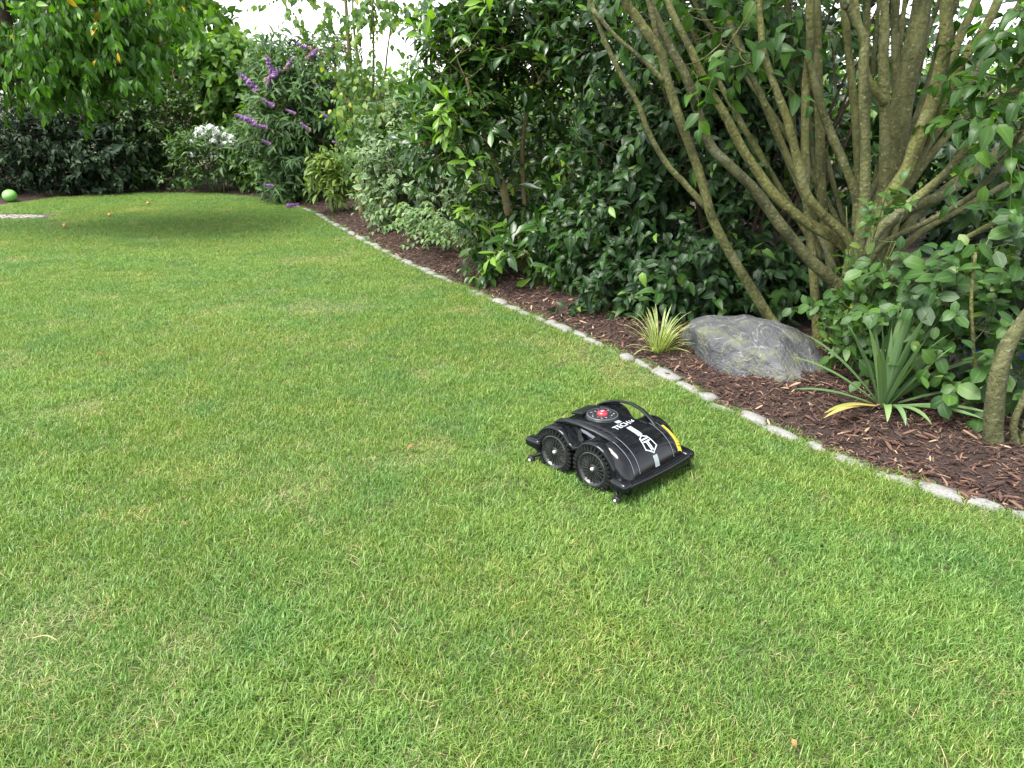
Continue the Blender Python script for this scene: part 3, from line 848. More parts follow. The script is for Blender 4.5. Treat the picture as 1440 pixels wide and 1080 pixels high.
# --- buddleia -------------------------------------------------------------------
rng = np.random.default_rng(120)
b = np.array([*ground(445, 286)[:2], 0.0]); b[1] += .35
Yb = b[1]
st = []
for tx, ty, dy in [(350, 150, -.3), (375, 105, 0), (395, 80, .2), (420, 70, .3), (448, 80, .1), (470, 120, -.2), (485, 170, -.3), (400, 160, -.45), (430, 130, .4), (365, 190, -.2), (455, 200, -.5)]:
    t_ = at(tx, ty, Yb + dy); b_ = b + np.array([rng.normal(0, .06), rng.normal(0, .06), 0])
    st.append((np.array([b_, b_ * .62 + t_ * .38 + [0, 0, .12], b_ * .28 + t_ * .72 + [0, 0, .1], t_]), [.016, .012, .008, .004]))
budd, _ = shrub('buddleia_bush', 'tall buddleia bush with purple flower spikes and grey green pointed leaves', b, st,
      [(at(420, 150, Yb), (.60, .55, .52), 2.2), (at(440, 205, Yb - .1), (.52, .5, .48), 2), (at(390, 190, Yb), (.45, .45, .42), 1.2), (at(455, 110, Yb + .1), (.45, .45, .45), 1.4), (at(405, 95, Yb + .2), (.42, .4, .35), 1.0), (at(420, 252, Yb - .15), (.48, .35, .28), 1)],
      950, tpls(.27, P_LANCE, 3, .35, .4, seed=40), L_BUDD, B_TAN, rng, L=(.18, .38), n=9, size=(.085, .13), dir_w=(.5, .5, .5), shell=.45, opposite=True, alpha=55, droop=.2, sag=.25, face=np.array([0, -.4, 0]), trunk_name='stem', cat='bush')
m, nt, out = newmat('purple_floret')
c = ramp(nt, attr(nt, 'tint'), [(0, (.20, .08, .24)), (.5, (.34, .18, .42)), (.9, (.48, .33, .56)), (1, (.26, .18, .15))])
p = N(nt, 'ShaderNodeBsdfPrincipled', Roughness=.7); nt.links.new(c, p.inputs['Base Color'])
t = nt.nodes.new('ShaderNodeBsdfTranslucent'); nt.links.new(c, t.inputs['Color'])
mx = nt.nodes.new('ShaderNodeMixShader'); mx.inputs[0].default_value = .25
nt.links.new(p.outputs[0], mx.inputs[1]); nt.links.new(t.outputs[0], mx.inputs[2]); nt.links.new(mx.outputs[0], out.inputs[0])
M_PURPLE = m
def panicle(rng, n, L_, R_, faded=False):
    t_ = rng.uniform(0, 1, n) ** 1.15; a_ = rng.uniform(0, 6.28, n)
    r_ = R_ * (1 - t_ * .82) * (0.62 + .38 * np.abs(np.sin(t_ * 20))) * rng.uniform(.7, 1.05, n)
    C = np.c_[r_ * np.cos(a_), r_ * np.sin(a_), t_ * L_]
    U = nrm(np.c_[np.cos(a_), np.sin(a_), .5 + 0 * a_] + rng.normal(0, .3, (n, 3)))
    S1 = nrm(np.cross(U, rng.normal(size=(n, 3)))); S2 = np.cross(U, S1)
    s_ = rng.uniform(.010, .018, n)[:, None]
    V = np.stack([C + S1 * s_, C + S2 * s_ + U * .004, C - S1 * s_, C - S2 * s_ + U * .004], 1).reshape(-1, 3)
    ti = np.where(t_ < (.35 if faded else .06), 1.0, rng.beta(2, 2, n) * .88)
    core = tubes(np.array([[[0, 0, 0], [0, 0, L_ * .5], [0, 0, L_]]]), np.array([[R_ * .45, R_ * .3, .004]]), 6)
    V2, F2 = join([(V, np.arange(4 * n).reshape(-1, 4)), core])
    return V2, F2, np.concatenate([np.repeat(ti, 4), np.full(len(core[0]), .2)])
PAN = []
for k in range(4):
    V, F, ti = panicle(rng, 200, .30, .042, k == 3); PAN.append(mesh('flower_panicle', V, F, {'tint': ti}, smooth=False))
# (base px, tip px, length factor)
for bx, by, tx, ty, k in [(386, 108, 376, 82, 0), (363, 128, 340, 107, 1), (376, 122, 379, 108, 2), (385, 150, 370, 140, 0), (360, 174, 335, 163, 1), (376, 180, 360, 175, 2), (402, 98, 411, 83, 3), (438, 70, 420, 62, 3),
                          (447, 122, 438, 113, 0), (415, 160, 404, 155, 1), (462, 166, 454, 160, 2), (436, 184, 424, 174, 3), (380, 203, 369, 197, 0), (480, 202, 471, 200, 2), (384, 262, 374, 260, 1), (432, 84, 445, 70, 3), (375, 115, 392, 100, 3)]:
    Yq = Yb - .80 + .38 * (by < 130)
    pb = at(bx, by, Yq); tq = at(tx, ty, Yq - .05)
    L_ = np.linalg.norm(tq - pb)
    o = obj('flower_panicle', PAN[k], M_PURPLE, budd)
    s_ = max(L_ / .30, .35)
    o.rotation_mode = 'QUATERNION'; o.rotation_quaternion = Vector(tq - pb).to_track_quat('Z', 'Y')
    o.location = pb - b; o.scale = (min(1.35, s_ * 1.7), min(1.35, s_ * 1.7), s_ * 1.15)
    # the stalk that carries it
    q = b + np.array([(pb[0] - b[0]) * .6, .1, (pb[2]) * .7])
    limb(budd, [q, (q + pb) / 2 + [0, 0, .05], pb], [.006, .004, .003], B_TAN, sides=4, sub=2, wob=0, name='stalk')

# --- fallen purple flower and low woolly plant -----------------------------------
fp = ground(410, 294)
o = obj('fallen_flower', PAN[2], M_PURPLE, None, (fp[0] - .06, fp[1], .035)); o.rotation_euler = (0, 1.45, .4); o.scale = (.9, .9, .5)
tag(o, 'purple flower spike lying on the lawn edge below the buddleia', 'flower')
b = np.array([*ground(415, 286)[:2], 0.0]); b[1] += .12
shrub('woolly_plant', 'low grey green rounded plant at the foot of the buddleia', b, simple_stems(rng, b, 8, .14, 1.2, .004), [(b + [0, 0, .14], (.30, .2, .14), 1)], 60, tpls(.55, P_OVATE, 3, .3, .3, seed=44), L_BUDD, B_GREEN, rng,
      L=(.06, .14), n=6, size=(.08, .12), cat='plant', tint=(2, 1.2, .5, 1), droop=.3, face=np.array([0, -.4, 0]))

# --- young bush with yellow green leaves -----------------------------------------
b = np.array([*ground(470, 303)[:2], 0.0]); b[1] += .05
st = []
for tx, ty in [(452, 225), (462, 215), (470, 222), (478, 240), (447, 245), (485, 255), (458, 250), (472, 250)]:
    t_ = at(tx, ty, b[1] + rng.uniform(-.12, .12)); b_ = b + np.array([rng.normal(0, .03), rng.normal(0, .03), -.01])
    st.append((np.array([b_, b_ * .5 + t_ * .5 + [rng.normal(0, .02), 0, .03], t_]), [.007, .005, .003]))
shrub('young_bush', 'small upright bush with yellow green leaves standing in bark in front of the buddleia', b, st, [(at(464, 255, b[1]), (.17, .17, .26), 2), (at(455, 230, b[1]), (.09, .1, .12), .6), (at(475, 270, b[1]), (.13, .13, .15), 1)], 95,
      tpls(.36, P_LANCE, 3, .3, .35, seed=50), L_YOUNG, B_GREEN, rng, L=(.10, .2), n=7, size=(.07, .105), dir_w=(.4, .8, .35), cat='bush', face=np.array([0, -.4, 0]), shell=.2)

# --- slender tree with hanging heart shaped leaves --------------------------------
rng = np.random.default_rng(130)
b = np.array([*at(508, 292, 8.7)[:2], 0.0])
def zpx(pts, Y): return pl(pts, Y)
st = [(np.vstack([[b], pl([(506, 240), (502, 180), (496, 120), (490, 60), (486, 0), (482, -60), (470, -200)], 8.7)]), [.035, .033, .03, .027, .022, .018, .014, .006]),
      (pl([(508, 250), (514, 180), (512, 120), (500, 60), (496, 0), (500, -80)], 8.75), [.02, .018, .016, .013, .010, .006]),
      (pl([(506, 230), (522, 160), (525, 100), (525, 40), (523, -10), (520, -100)], 8.6), [.02, .018, .014, .011, .009, .005]),
      (pl([(512, 200), (538, 120), (545, 70), (552, 20), (558, -20)], 8.8), [.014, .011, .009, .007, .004]),
      (pl([(495, 85), (478, 60), (466, 38), (455, 20)], 8.6), [.012, .009, .006, .003]),
      (pl([(495, 160), (470, 100), (450, 72), (432, 52)], 8.6), [.014, .010, .007, .003]),
      (pl([(527, 50), (540, 35), (546, 20)], 8.6), [.006, .004, .002])]
shrub('slender_tree', 'slender multi stemmed tree with sparse hanging heart shaped leaves against the sky', b, st,
      [(at(505, 60, 8.7), (.36, .4, .45), 1.5), (at(520, 150, 8.5), (.34, .35, .40), 3.2), (at(490, 5, 8.7), (.5, .5, .16), 1.2), (at(570, 5, 8.8), (.4, .4, .14), .7), (at(435, 0, 8.6), (.35, .4, .13), .8), (at(540, 200, 8.2), (.38, .35, .28), 2.2), (at(500, -150, 8.7), (1.0, .8, .5), .9), (at(395, 5, 8.4), (.25, .3, .12), .25)],
      430, tpls(.8, P_HEART, 3, .15, .25, seed=60), L_BIRCH, B_TAN, rng, L=(.15, .4), n=6, size=(.045, .075), dir_w=(.5, -.1, .4), shell=.2, gap=-.15, trunk_name='stem', cat='tree', hang=.5, up=.3, face=np.array([0, -.7, .2]), tint=(2, 2, 0, .98))

# --- variegated dogwood -------------------------------------------------------------
b = np.array([*ground(585, 336)[:2], 0.0]); b[1] += .35; Yd = b[1]
shrub('variegated_dogwood', 'pale dogwood shrub with cream edged leaves in the bed behind the arching plants', b, simple_stems(rng, b, 9, 1.0, .6, .010),
      [(at(560, 235, Yd), (.30, .36, .31), 1.8), (at(600, 250, Yd), (.42, .38, .36), 2.4), (at(645, 215, Yd + .2), (.4, .4, .38), 1.6), (at(570, 185, Yd + .3), (.42, .36, .26), 1.2), (at(545, 280, Yd - .1), (.22, .26, .16), .8), (at(620, 300, Yd), (.4, .3, .2), 1)],
      760, tpls(.46, P_OVATE, 3, .3, .35, seed=70), L_VARIEG, B_BROWN, rng, L=(.12, .28), n=8, size=(.05, .08), shell=.4, opposite=True, droop=.3, face=np.array([0, -.35, 0]), tint=(2, 2, 0, 1))

# --- arching leafy stems (Solomon's seal like) ---------------------------------------
def arching_plant(name, label, b, fronds, mat, rng, pair=9, size=(.055, .085), group=None):
    root = thing(name, label, 'plant', tuple(b), group)
    tp = tpls(.48, P_OVATE, 3, .25, .3, seed=80)
    Ps, As, Ns, Ss = [], [], [], []
    for az, Lf, h in fronds:
        d = np.array([math.cos(az), math.sin(az), 0])
        t_ = np.linspace(0, 1, 9)
        C = b + d * (Lf * t_)[:, None] + np.array([0, 0, 1.0]) * (h * np.sin(np.pi * (t_ * .78)) )[:, None]
        limb(root, C, np.linspace(.004, .0015, 9), B_GREEN, sides=4, sub=1, wob=0, name='stem')
        sd = np.array([-d[1], d[0], 0])
        for q in np.linspace(.25, 1, pair):
            c = np.array([np.interp(q, t_, C[:, i]) for i in range(3)])
            for s_ in (-1, 1):
                Ps.append(c); As.append(sd * s_ * .8 + d * .55 + np.array([0, 0, -.25]) + rng.normal(0, .1, 3)); Ns.append(np.array([0, 0, 1.0]) + sd * s_ * .3 + rng.normal(0, .12, 3)); Ss.append(rng.uniform(*size) * (1.15 - .5 * q))
    A = nrm(np.array(As)); Nn = np.array(Ns); Nn = nrm(Nn - (Nn * A).sum(1, keepdims=True) * A)
    add_leaves(root, mat, tp, np.array(Ps), A, Nn, np.array(Ss), rng.beta(2, 2, len(Ps)))
    return root
rng = np.random.default_rng(140)
for gx, gy, nf, lab in [(575, 352, 16, 'arching stems of paired leaves spilling over the bark next to the daylily'), (603, 357, 14, 'arching leafy stems in the middle of the row below the dogwood'), (625, 372, 13, 'arching leafy stems drooping onto the bark beside the sword leaved iris')]:
    b = ground(gx, gy); b = np.array([b[0] + .15, b[1] + .12, bedz(b[0] + .15, b[1] + .12)])
    arching_plant('arching_plant', lab, b, [(rng.uniform(2.2, 5.6), rng.uniform(.35, .68), rng.uniform(.16, .40)) for _ in range(nf)], L_FERN, rng)

# --- strap leaved plants: each blade a leaf -------------------------------------------
def strap_mesh(L_, w, lean, droop, fold, rng, seg=9, prof=None, twist=0.0):
    t_ = np.linspace(0, 1, seg + 1)
    ang = lean + droop * t_ ** 1.6           # angle from vertical
    dx = np.sin(ang) * L_ / seg; dz = np.cos(ang) * L_ / seg
    x = np.concatenate([[0], np.cumsum(dx[:-1])]); z = np.concatenate([[0], np.cumsum(dz[:-1])])
    ww = w / 2 * np.interp(t_, *zip(*(prof or [(0, .55), (.15, .8), (.5, 1), (.8, .7), (.95, .25), (1, .03)])))
    tw = twist * t_
    V, E = [], []
    for i in range(seg + 1):
        nx, nz = -math.cos(ang[i]), math.sin(ang[i])
        for s_ in (-1, 0, 1):
            f_ = fold * abs(s_) * ww[i]
            V.append([x[i] + nx * f_ + s_ * ww[i] * math.sin(tw[i]) * .6, s_ * ww[i] * math.cos(tw[i]), z[i] + nz * f_]); E.append(abs(s_))
    i = np.arange(3 * (seg + 1)).reshape(seg + 1, 3)
    F = np.concatenate([np.stack([i[:-1, k], i[:-1, k + 1], i[1:, k + 1], i[1:, k]], -1) for k in (0, 1)])
    return np.array(V), F, np.array(E, float)

def strap_plant(name, label, b, blades, mat, rng, cat='plant', r0=.02, group=None):
    """blades: (azimuth, length, width, lean, droop, fold, tint, twist)"""
    root = thing(name, label, cat, tuple(b), group)
    for az, L_, w, lean, droop, fold, ti, tw in blades:
        V, F, E = strap_mesh(L_, w * (1.15 if name == 'yucca_plant' else 1), lean, droop, fold, rng, twist=tw)
        o = obj('leaf', mesh('leaf', V, F, {'tint': np.full(len(V), ti), 'edge': E}), mat, root)
        o.rotation_euler = (0, 0, az); o.location = (r0 * math.cos(az), r0 * math.sin(az), rng.uniform(-.012, .004))
    return root
L_YUCCA = leafmat('yucca_leaf', [(0, (.050, .100, .045)), (.6, (.095, .165, .075)), (.9, (.14, .21, .085)), (.94, (.22, .22, .06)), (1, (.38, .26, .10))], .42, .18, rib=.12)
L_CAREX = leafmat('striped_leaf', [(0, (.070, .125, .030)), (1, (.14, .21, .055))], .45, .3, edge=(.48, .50, .24), edge_at=.62, rib=0)
L_DAY = leafmat('daylily_leaf', [(0, (.060, .12, .026)), (1, (.14, .24, .045))], .42, .34, rib=.1)
L_IRIS = leafmat('iris_leaf', [(0, (.060, .11, .045)), (.8, (.105, .17, .070)), (1, (.22, .27, .09))], .45, .25, rib=0)
rng = np.random.default_rng(150)
def rb(n, Lr, wr, leanr, droopr, fold=.35, azr=(0, 6.283), tints=(0, 1)):
    return [(rng.uniform(*azr), rng.uniform(*Lr), rng.uniform(*wr), rng.uniform(*leanr), rng.uniform(*droopr), fold, rng.uniform(*tints), rng.normal(0, .35)) for _ in range(n)]
g = ground(925, 497)
strap_plant('striped_sedge', 'clump of cream and green striped grass growing in bark beside the boulder', (g[0], g[1], bedz(*g[:2])), rb(46, (.19, .29), (.008, .013), (.03, .55), (.3, 1.4)) + rb(28, (.15, .24), (.008, .012), (.5, 1.05), (.6, 1.5)), L_CAREX, rng, r0=.03)
# yucca: upright core and spread outer leaves (azimuths read from the photo)
g = ground(1238, 590)
A_ = lambda dx, dy: math.atan2(dy, dx)
core = rb(19, (.36, .48), (.030, .042), (.02, .22), (-.05, .18), .55, tints=(.1, .75))
mid = rb(10, (.36, .46), (.024, .034), (.30, .62), (.05, .5), .5, tints=(.1, .8))
outer = [(A_(-1, .2), .46, .030, .95, .50, .4, .5, .2), (A_(-1, -.05), .42, .028, 1.2, .45, .4, .35, .1), (A_(-1, .5), .46, .028, .75, .45, .4, .3, .3), (A_(-1, -.5), .36, .030, 1.25, .6, .4, .93, .2), (A_(-.9, -.55), .40, .026, 1.3, .55, .4, .98, .2),
         (A_(-.35, -.9), .24, .030, .9, 1.7, .4, .85, .2), (A_(-.1, -1), .26, .026, 1.0, 1.5, .4, .6, .2), (A_(.25, -1), .28, .030, 1.05, 1.1, .4, .7, -.2), (A_(.6, -.8), .40, .040, 1.25, .4, .4, .55, .3), (A_(.75, -.7), .42, .034, 1.2, .5, .4, .7, -.2),
         (A_(1, -.45), .46, .030, 1.05, .75, .4, .6, .2), (A_(1, .05), .48, .034, .85, .75, .4, .55, .1), (A_(1, .3), .44, .032, .80, .5, .4, .45, .1), (A_(.9, .6), .42, .030, .55, .5, .4, .4, .3), (A_(.6, .3), .44, .034, .42, .2, .4, .5, .2)]
strap_plant('yucca_plant', 'spiky yucca rosette with long sword leaves and yellowed lower ones in bark', (g[0], g[1], bedz(*g[:2])), core + mid + outer, L_YUCCA, rng, r0=.015)
g = ground(530, 332); g[0] += .12; g[1] += .1
strap_plant('daylily_clump', 'clump of arching bright green grassy leaves at the stone edging', (g[0], g[1], bedz(*g[:2])), rb(34, (.30, .5), (.012, .020), (.1, .7), (.7, 1.6)), L_DAY, rng, r0=.03)
g = ground(652, 372); g[0] += .05; g[1] += .05
strap_plant('iris_fan', 'upright fan of broad grey green sword leaves below the laurel', (g[0], g[1], bedz(*g[:2])), rb(9, (.30, .46), (.030, .042), (.02, .3), (.0, .25), .15) + rb(5, (.2, .32), (.026, .036), (.3, .6), (.1, .5), .15, tints=(.6, 1)), L_IRIS, rng, r0=.03)
g = ground(672, 388); g[0] += .05; g[1] += .03
strap_plant('iris_fan', 'small pale fan of sword leaves at the lawn side of the larger iris', (g[0], g[1], bedz(*g[:2])), rb(7, (.18, .28), (.022, .032), (.1, .6), (.0, .3), .15, tints=(.5, 1)), L_IRIS, rng, r0=.02)

# --- cherry laurel ---------------------------------------------------------------------
rng = np.random.default_rng(160)
b = np.array([*ground(745, 392)[:2], 0.0]); Yl = b[1]; b[2] = bedz(*b[:2])
st = [(np.vstack([[b - [0, 0, .03]], pl([(728, 360), (718, 320), (708, 265), (690, 215), (672, 165), (655, 110)], Yl, Yl - .25)]), [.040, .034, .031, .028, .022, .016, .010]),
      (np.vstack([[b + [-.05, .03, -.03]], pl([(733, 370), (722, 350)], Yl)]), [.026, .024, .02]),
      (np.vstack([[b + [.06, .05, -.03]], pl([(745, 340), (738, 290), (735, 200), (750, 100), (745, 0), (730, -120)], Yl + .1, Yl + .3)]), [.026, .022, .020, .017, .014, .012, .006]),
      (np.vstack([[b + [.12, .1, -.03]], pl([(775, 330), (800, 260), (815, 170), (820, 80), (830, -40)], Yl + .1, Yl + .5)]), [.028, .024, .02, .016, .012, .006])]
lb = [(at(770, 130, Yl + .2), (.62, .5, .50), 2.4), (at(700, 90, Yl + .1), (.5, .45, .50), 2), (at(800, 250, Yl), (.50, .42, .42), 2), (at(700, 260, Yl - .05), (.36, .32, .42), 1.5), (at(640, 190, Yl - .1), (.30, .32, .26), 1.2),
      (at(655, 95, Yl + .2), (.26, .35, .36), .9), (at(760, 330, Yl), (.42, .3, .3), 1.3), (at(830, 350, Yl - .3), (.36, .3, .32), 1.3), (at(750, 20, Yl + .3), (.55, .5, .3), 1.5), (at(850, 60, Yl + .4), (.6, .6, .5), 1.4), (at(780, -120, Yl + .5), (.6, .6, .4), .7), (at(690, 395, Yl - .1), (.26, .2, .10), .5), (at(800, 415, Yl - .35), (.3, .22, .14), .7)]
tpL = tpls(.34, P_OBOV, 4, .3, .25, seed=90)
laurel, _ = shrub('cherry_laurel', 'big cherry laurel with glossy long leaves leaning over the middle of the bed', b, st, lb, 1450, tpL, L_LAUREL, B_TAN, rng, L=(.10, .24), n=8, size=(.078, .122),
      dir_w=(.6, .5, .5), shell=.5, gather=1.7, alpha=55, droop=.15, face=np.array([-.1, -.25, .1]), tint=(2, 2.2, 0, .95), gap=-.35)
# a few pale young shoots, as in the photo
pts = np.array([at(x, y, Yl - .42) for x, y in [(640, 170), (655, 178), (628, 158), (668, 235), (700, 265), (672, 300), (690, 330), (705, 350), (640, 160), (780, 365), (600, 60), (690, 20)]])
PL_ = connect(rng, np.vstack([sample_line(s_[0]) for s_ in st]), pts)
D = nrm(np.array([-.4, -.4, .5]) + rng.normal(0, .4, pts.shape))
P, A, Nn, S, TW = shoots(rng, pts, D, (.12, .2), 6, (.10, .145), alpha=50, face=np.array([-.1, -.4, .1]))
add_leaves(laurel, L_LAUREL, tpL, P, A, Nn, S, rng.uniform(.90, 1.0, len(P)), stuff='young_foliage')
twig_mesh(laurel, TW, .002, PL_, .006, B_GREEN, 'young_branchwork')
# a second laurel branch group low in front, at the edge of the bark
b2 = np.array([*ground(795, 418)[:2], 0.0]); b2[1] += .15; b2[2] = bedz(*b2[:2])
shrub('laurel_sucker', 'low laurel sprouts hanging over the bark at the foot of the big laurel', b2, simple_stems(rng, b2, 5, .5, .7, .008), [(b2 + [0, 0, .28], (.35, .22, .24), 1), (b2 + [.3, -.05, .2], (.25, .2, .2), .7)], 46, tpL, L_LAUREL, B_GREEN, rng, L=(.12, .22), n=7, size=(.11, .15), gather=1.5, face=np.array([-.1, -.4, .1]), tint=(2, 2, 0, .9))

# --- dark leaved shrub behind the boulder ------------------------------------------------
rng = np.random.default_rng(170)
b = np.array([1.55, 5.1, 0.0]); b[2] = bedz(1.55, 5.1)
Yo = 5.1
ob = [(at(900, 330, Yo), (.50, .45, .42), 2), (at(985, 380, Yo - .4), (.42, .35, .36), 2.2), (at(1060, 400, Yo - .45), (.40, .35, .32), 2), (at(940, 210, Yo + .1), (.52, .45, .42), 2), (at(1040, 240, Yo), (.5, .45, .42), 2),
      (at(920, 90, Yo + .3), (.6, .5, .42), 1.8), (at(1050, 110, Yo + .3), (.55, .5, .40), 1.6), (at(1120, 320, Yo - .1), (.4, .4, .45), 1.6), (at(900, 420, Yo - .3), (.36, .3, .22), 1.2), (at(1100, 460, Yo - .6), (.3, .25, .18), .8), (at(1000, -30, Yo + .4), (.9, .6, .4), 1.0), (at(970, 450, Yo - .45), (.4, .25, .16), 1)]
tpO = tpls(.50, P_OVATE, 4, .3, .35, seed=100)
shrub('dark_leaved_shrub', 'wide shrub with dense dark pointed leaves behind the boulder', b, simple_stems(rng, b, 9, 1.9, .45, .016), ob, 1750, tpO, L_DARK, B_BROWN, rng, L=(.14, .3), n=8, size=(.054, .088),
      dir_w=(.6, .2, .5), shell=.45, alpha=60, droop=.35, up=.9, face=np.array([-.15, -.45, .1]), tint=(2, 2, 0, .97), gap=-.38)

# --- multi stemmed tree --------------------------------------------------------------------
rng = np.random.default_rng(180)
tb = np.array([1.74, 3.86, 0.0]); tb[2] = bedz(1.74, 3.86) - .02
multi = thing('multistem_tree', 'tree with many olive green mossy stems fanning up from the bed', 'tree', tuple(tb))
def px_r(w, Y): return w * Y * 1.04 / FPX / 2
stems = [  # pixel points from the bottom up, width at foot and top in pixels, depth at foot and top, continues above the frame
    ([(1186, 556), (1155, 522), (1122, 487), (1087, 452), (1061, 413), (1027, 357), (1001, 306), (988, 258), (971, 207), (953, 159), (936, 103), (928, 73), (893, 22), (876, -9)], 26, 13, [3.47, 3.68, 3.88, 4.0, 3.98, 3.95, 3.92, 3.9, 3.88, 3.85, 3.83, 3.8, 3.78, 3.75], None, 1),
    ([(992, 290), (962, 258), (936, 228), (912, 185), (897, 146), (872, 103), (850, 56), (833, 9), (828, -10)], 11, 7, 3.92, 3.8, 1),
    ([(934, 114), (902, 82), (867, 52), (833, 13)], 8, 6, 3.83, 3.8, 0),
    ([(928, 78), (921, 39), (910, -5)], 9, 7, 3.8, 3.8, 1),
    ([(1190, 450), (1185, 410), (1139, 366), (1096, 314), (1061, 267), (1027, 233), (1001, 207), (984, 164), (966, 112), (941, 65), (923, 26), (912, -4)], 25, 12, 3.82, 3.85, 1),
    ([(1192, 390), (1190, 349), (1130, 310), (1091, 276), (1065, 241), (1040, 202), (1018, 159), (992, 116), (971, 69), (953, 34), (936, -5)], 22, 10, 3.9, 4.0, 1),
    ([(1197, 380), (1195, 340), (1156, 301), (1134, 271), (1121, 224), (1108, 172), (1091, 125), (1074, 73), (1070, 34), (1068, -5)], 20, 9, 3.86, 3.8, 1),
    ([(1134, 271), (1110, 225), (1091, 181), (1070, 133), (1048, 90), (1027, 34), (1018, -5)], 12, 8, 4.1, 4.3, 1),
    ([(1158, 540), (1152, 500), (1147, 422), (1143, 370), (1134, 276), (1132, 207), (1133, 129), (1139, 65), (1140, -5)], 20, 12, 3.92, 3.95, 1),
    ([(1205, 330), (1203, 276), (1177, 207), (1156, 155), (1141, 99), (1136, 78)], 18, 11, 3.86, 3.9, 0),
    ([(1186, 540), (1188, 456), (1195, 422), (1207, 388), (1210, 319), (1216, 280), (1216, 172), (1214, 86), (1216, 56), (1195, 13), (1184, -6)], 26, 11, 3.7, 3.72, 1),
    ([(1222, 400), (1240, 320), (1244, 258), (1244, 146), (1242, 86), (1244, 43), (1244, -6)], 24, 12, 3.85, 3.9, 1),
    ([(1244, 146), (1220, 108), (1212, 56), (1199, -6)], 13, 11, 3.85, 3.8, 1),
    ([(1178, 540), (1185, 480), (1198, 420), (1222, 350), (1244, 290), (1255, 241), (1263, 181), (1272, 121), (1285, 65), (1298, -5)], 42, 30, 3.95, 4.05, 1),
    ([(1200, 500), (1208, 420), (1228, 330), (1250, 278), (1275, 240), (1294, 189), (1315, 129), (1330, 52), (1332, -5)], 32, 18, 3.75, 3.7, 1),
    ([(1255, 290), (1298, 207), (1324, 146), (1345, 99), (1380, 47), (1406, -5)], 17, 13, 3.78, 3.7, 1),
    ([(1315, 165), (1332, 99), (1354, 43), (1375, -5)], 14, 13, 3.8, 3.9, 1),
    ([(1215, 360), (1240, 320), (1276, 288), (1328, 245), (1367, 194), (1393, 155), (1423, 129), (1470, 100)], 18, 11, 3.7, 3.5, 1),
    ([(1215, 380), (1240, 345), (1272, 327), (1315, 306), (1371, 271), (1410, 228), (1431, 194), (1450, 150)], 13, 7, 3.62, 3.4, 0),
    ([(1205, 430), (1230, 405), (1263, 388), (1302, 370), (1337, 349), (1363, 332), (1440, 293), (1500, 262)], 13, 8, 3.55, 3.2, 0),
    ([(1210, 370), (1245, 320), (1285, 293), (1337, 267), (1397, 220), (1440, 181), (1480, 140)], 22, 14, 3.95, 4.0, 1),
    ([(1196, 420), (1205, 350), (1207, 280), (1203, 172), (1190, 43), (1186, -5)], 16, 11, 4.2, 4.4, 1),
    ([(1230, 330), (1255, 230), (1259, 129), (1259, -5)], 16, 12, 4.2, 4.4, 1),
    ([(1240, 310), (1270, 230), (1289, 172), (1311, 108), (1328, 43), (1340, -5)], 22, 15, 4.2, 4.3, 1),
    ([(1172, 420), (1165, 340), (1156, 280), (1151, 129), (1147, -5)], 20, 13, 4.25, 4.4, 1),
    ([(1165, 400), (1140, 290), (1118, 200), (1113, 130), (1108, -5)], 14, 10, 4.5, 4.7, 1),
    ([(1240, 360), (1300, 290), (1350, 250), (1400, 215), (1450, 190)], 16, 10, 4.3, 4.4, 0),
    ([(1225, 390), (1290, 330), (1360, 290), (1450, 240)], 15, 9, 4.1, 4.1, 0),
    ([(1250, 300), (1300, 230), (1350, 170), (1420, 100), (1450, 60)], 16, 9, 4.4, 4.7, 0),
]
for k in range(14):                       # more slim stems of the fan, behind the front ones
    bx = rng.uniform(1165, 1250); by = rng.uniform(360, 430); tx = 1200 + (bx - 1200) * 1.2 + rng.uniform(-290, 240); Yq = rng.uniform(4.15, 4.75)
    stems.append(([(bx, by), (bx * .72 + tx * .28 + rng.normal(0, 5), by * .72 - 3), (bx * .42 + tx * .58 + rng.normal(0, 6), by * .40), (bx * .15 + tx * .85, by * .13), (tx, -8)], rng.uniform(9, 14), rng.uniform(5, 9), Yq - .15, Yq + .25, 1))
skel = []
for pts, w0, w1, Y0, Y1, cont in stems:
    if isinstance(Y0, list): P = np.array([at(q[0], q[1], y_) for q, y_ in zip(pts, Y0)]); Y0, Y1 = Y0[0], Y0[-1]
    else: P = pl(pts, Y0, Y1)
    w0, w1 = w0 * .68, w1 * .80
    if P[0, 2] < 0.12 and pts[0][1] > 500:
        P[0, 2] = bedz(P[0, 0], P[0, 1]) - .04
    R = list(np.linspace(px_r(w0, Y0), px_r(w1, Y1), len(P)))
    if cont:
        n0 = len(P); P = grow_up(P, rng.uniform(1.0, 1.7), (rng.normal(0, .05), rng.normal(0, .05)), 3, rng)
        R += list(np.linspace(R[-1] * .85, R[-1] * .25, len(P) - n0))
        skel.append(sample_line(P[n0 - 1:]))
    else:
        skel.append(sample_line(P[len(P) // 2:]))
    R[0] *= 1.15
    limb(multi, P, R, B_OLIVE, sides=12, sub=6, wob=.055, name='stem', rng=rng)
skel = np.vstack(skel)
cb = [(np.array([1.0, 4.1, 2.75]), (1.0, .9, .45), 2), (np.array([2.0, 4.3, 2.95]), (1.0, .9, .55), 2.2), (np.array([2.9, 3.9, 2.65]), (.7, .7, .45), 1.2), (at(1415, 95, 3.4), (.10, .2, .13), .30), (at(1425, 175, 3.3), (.10, .2, .06), .18), (at(1000, 20, 4.6), (.5, .5, .2), .5), (at(1100, 40, 4.9), (.4, .4, .2), .4), (at(1010, 85, 3.9), (.2, .2, .08), .15)]
T, U = blob_points(rng, cb, 620, .3)
PLm = connect(rng, skel, T)
D = nrm(nrm(PLm[:, -1] - PLm[:, -3]) * .6 + U * .4 + rng.normal(0, .4, T.shape) + [0, 0, .1])
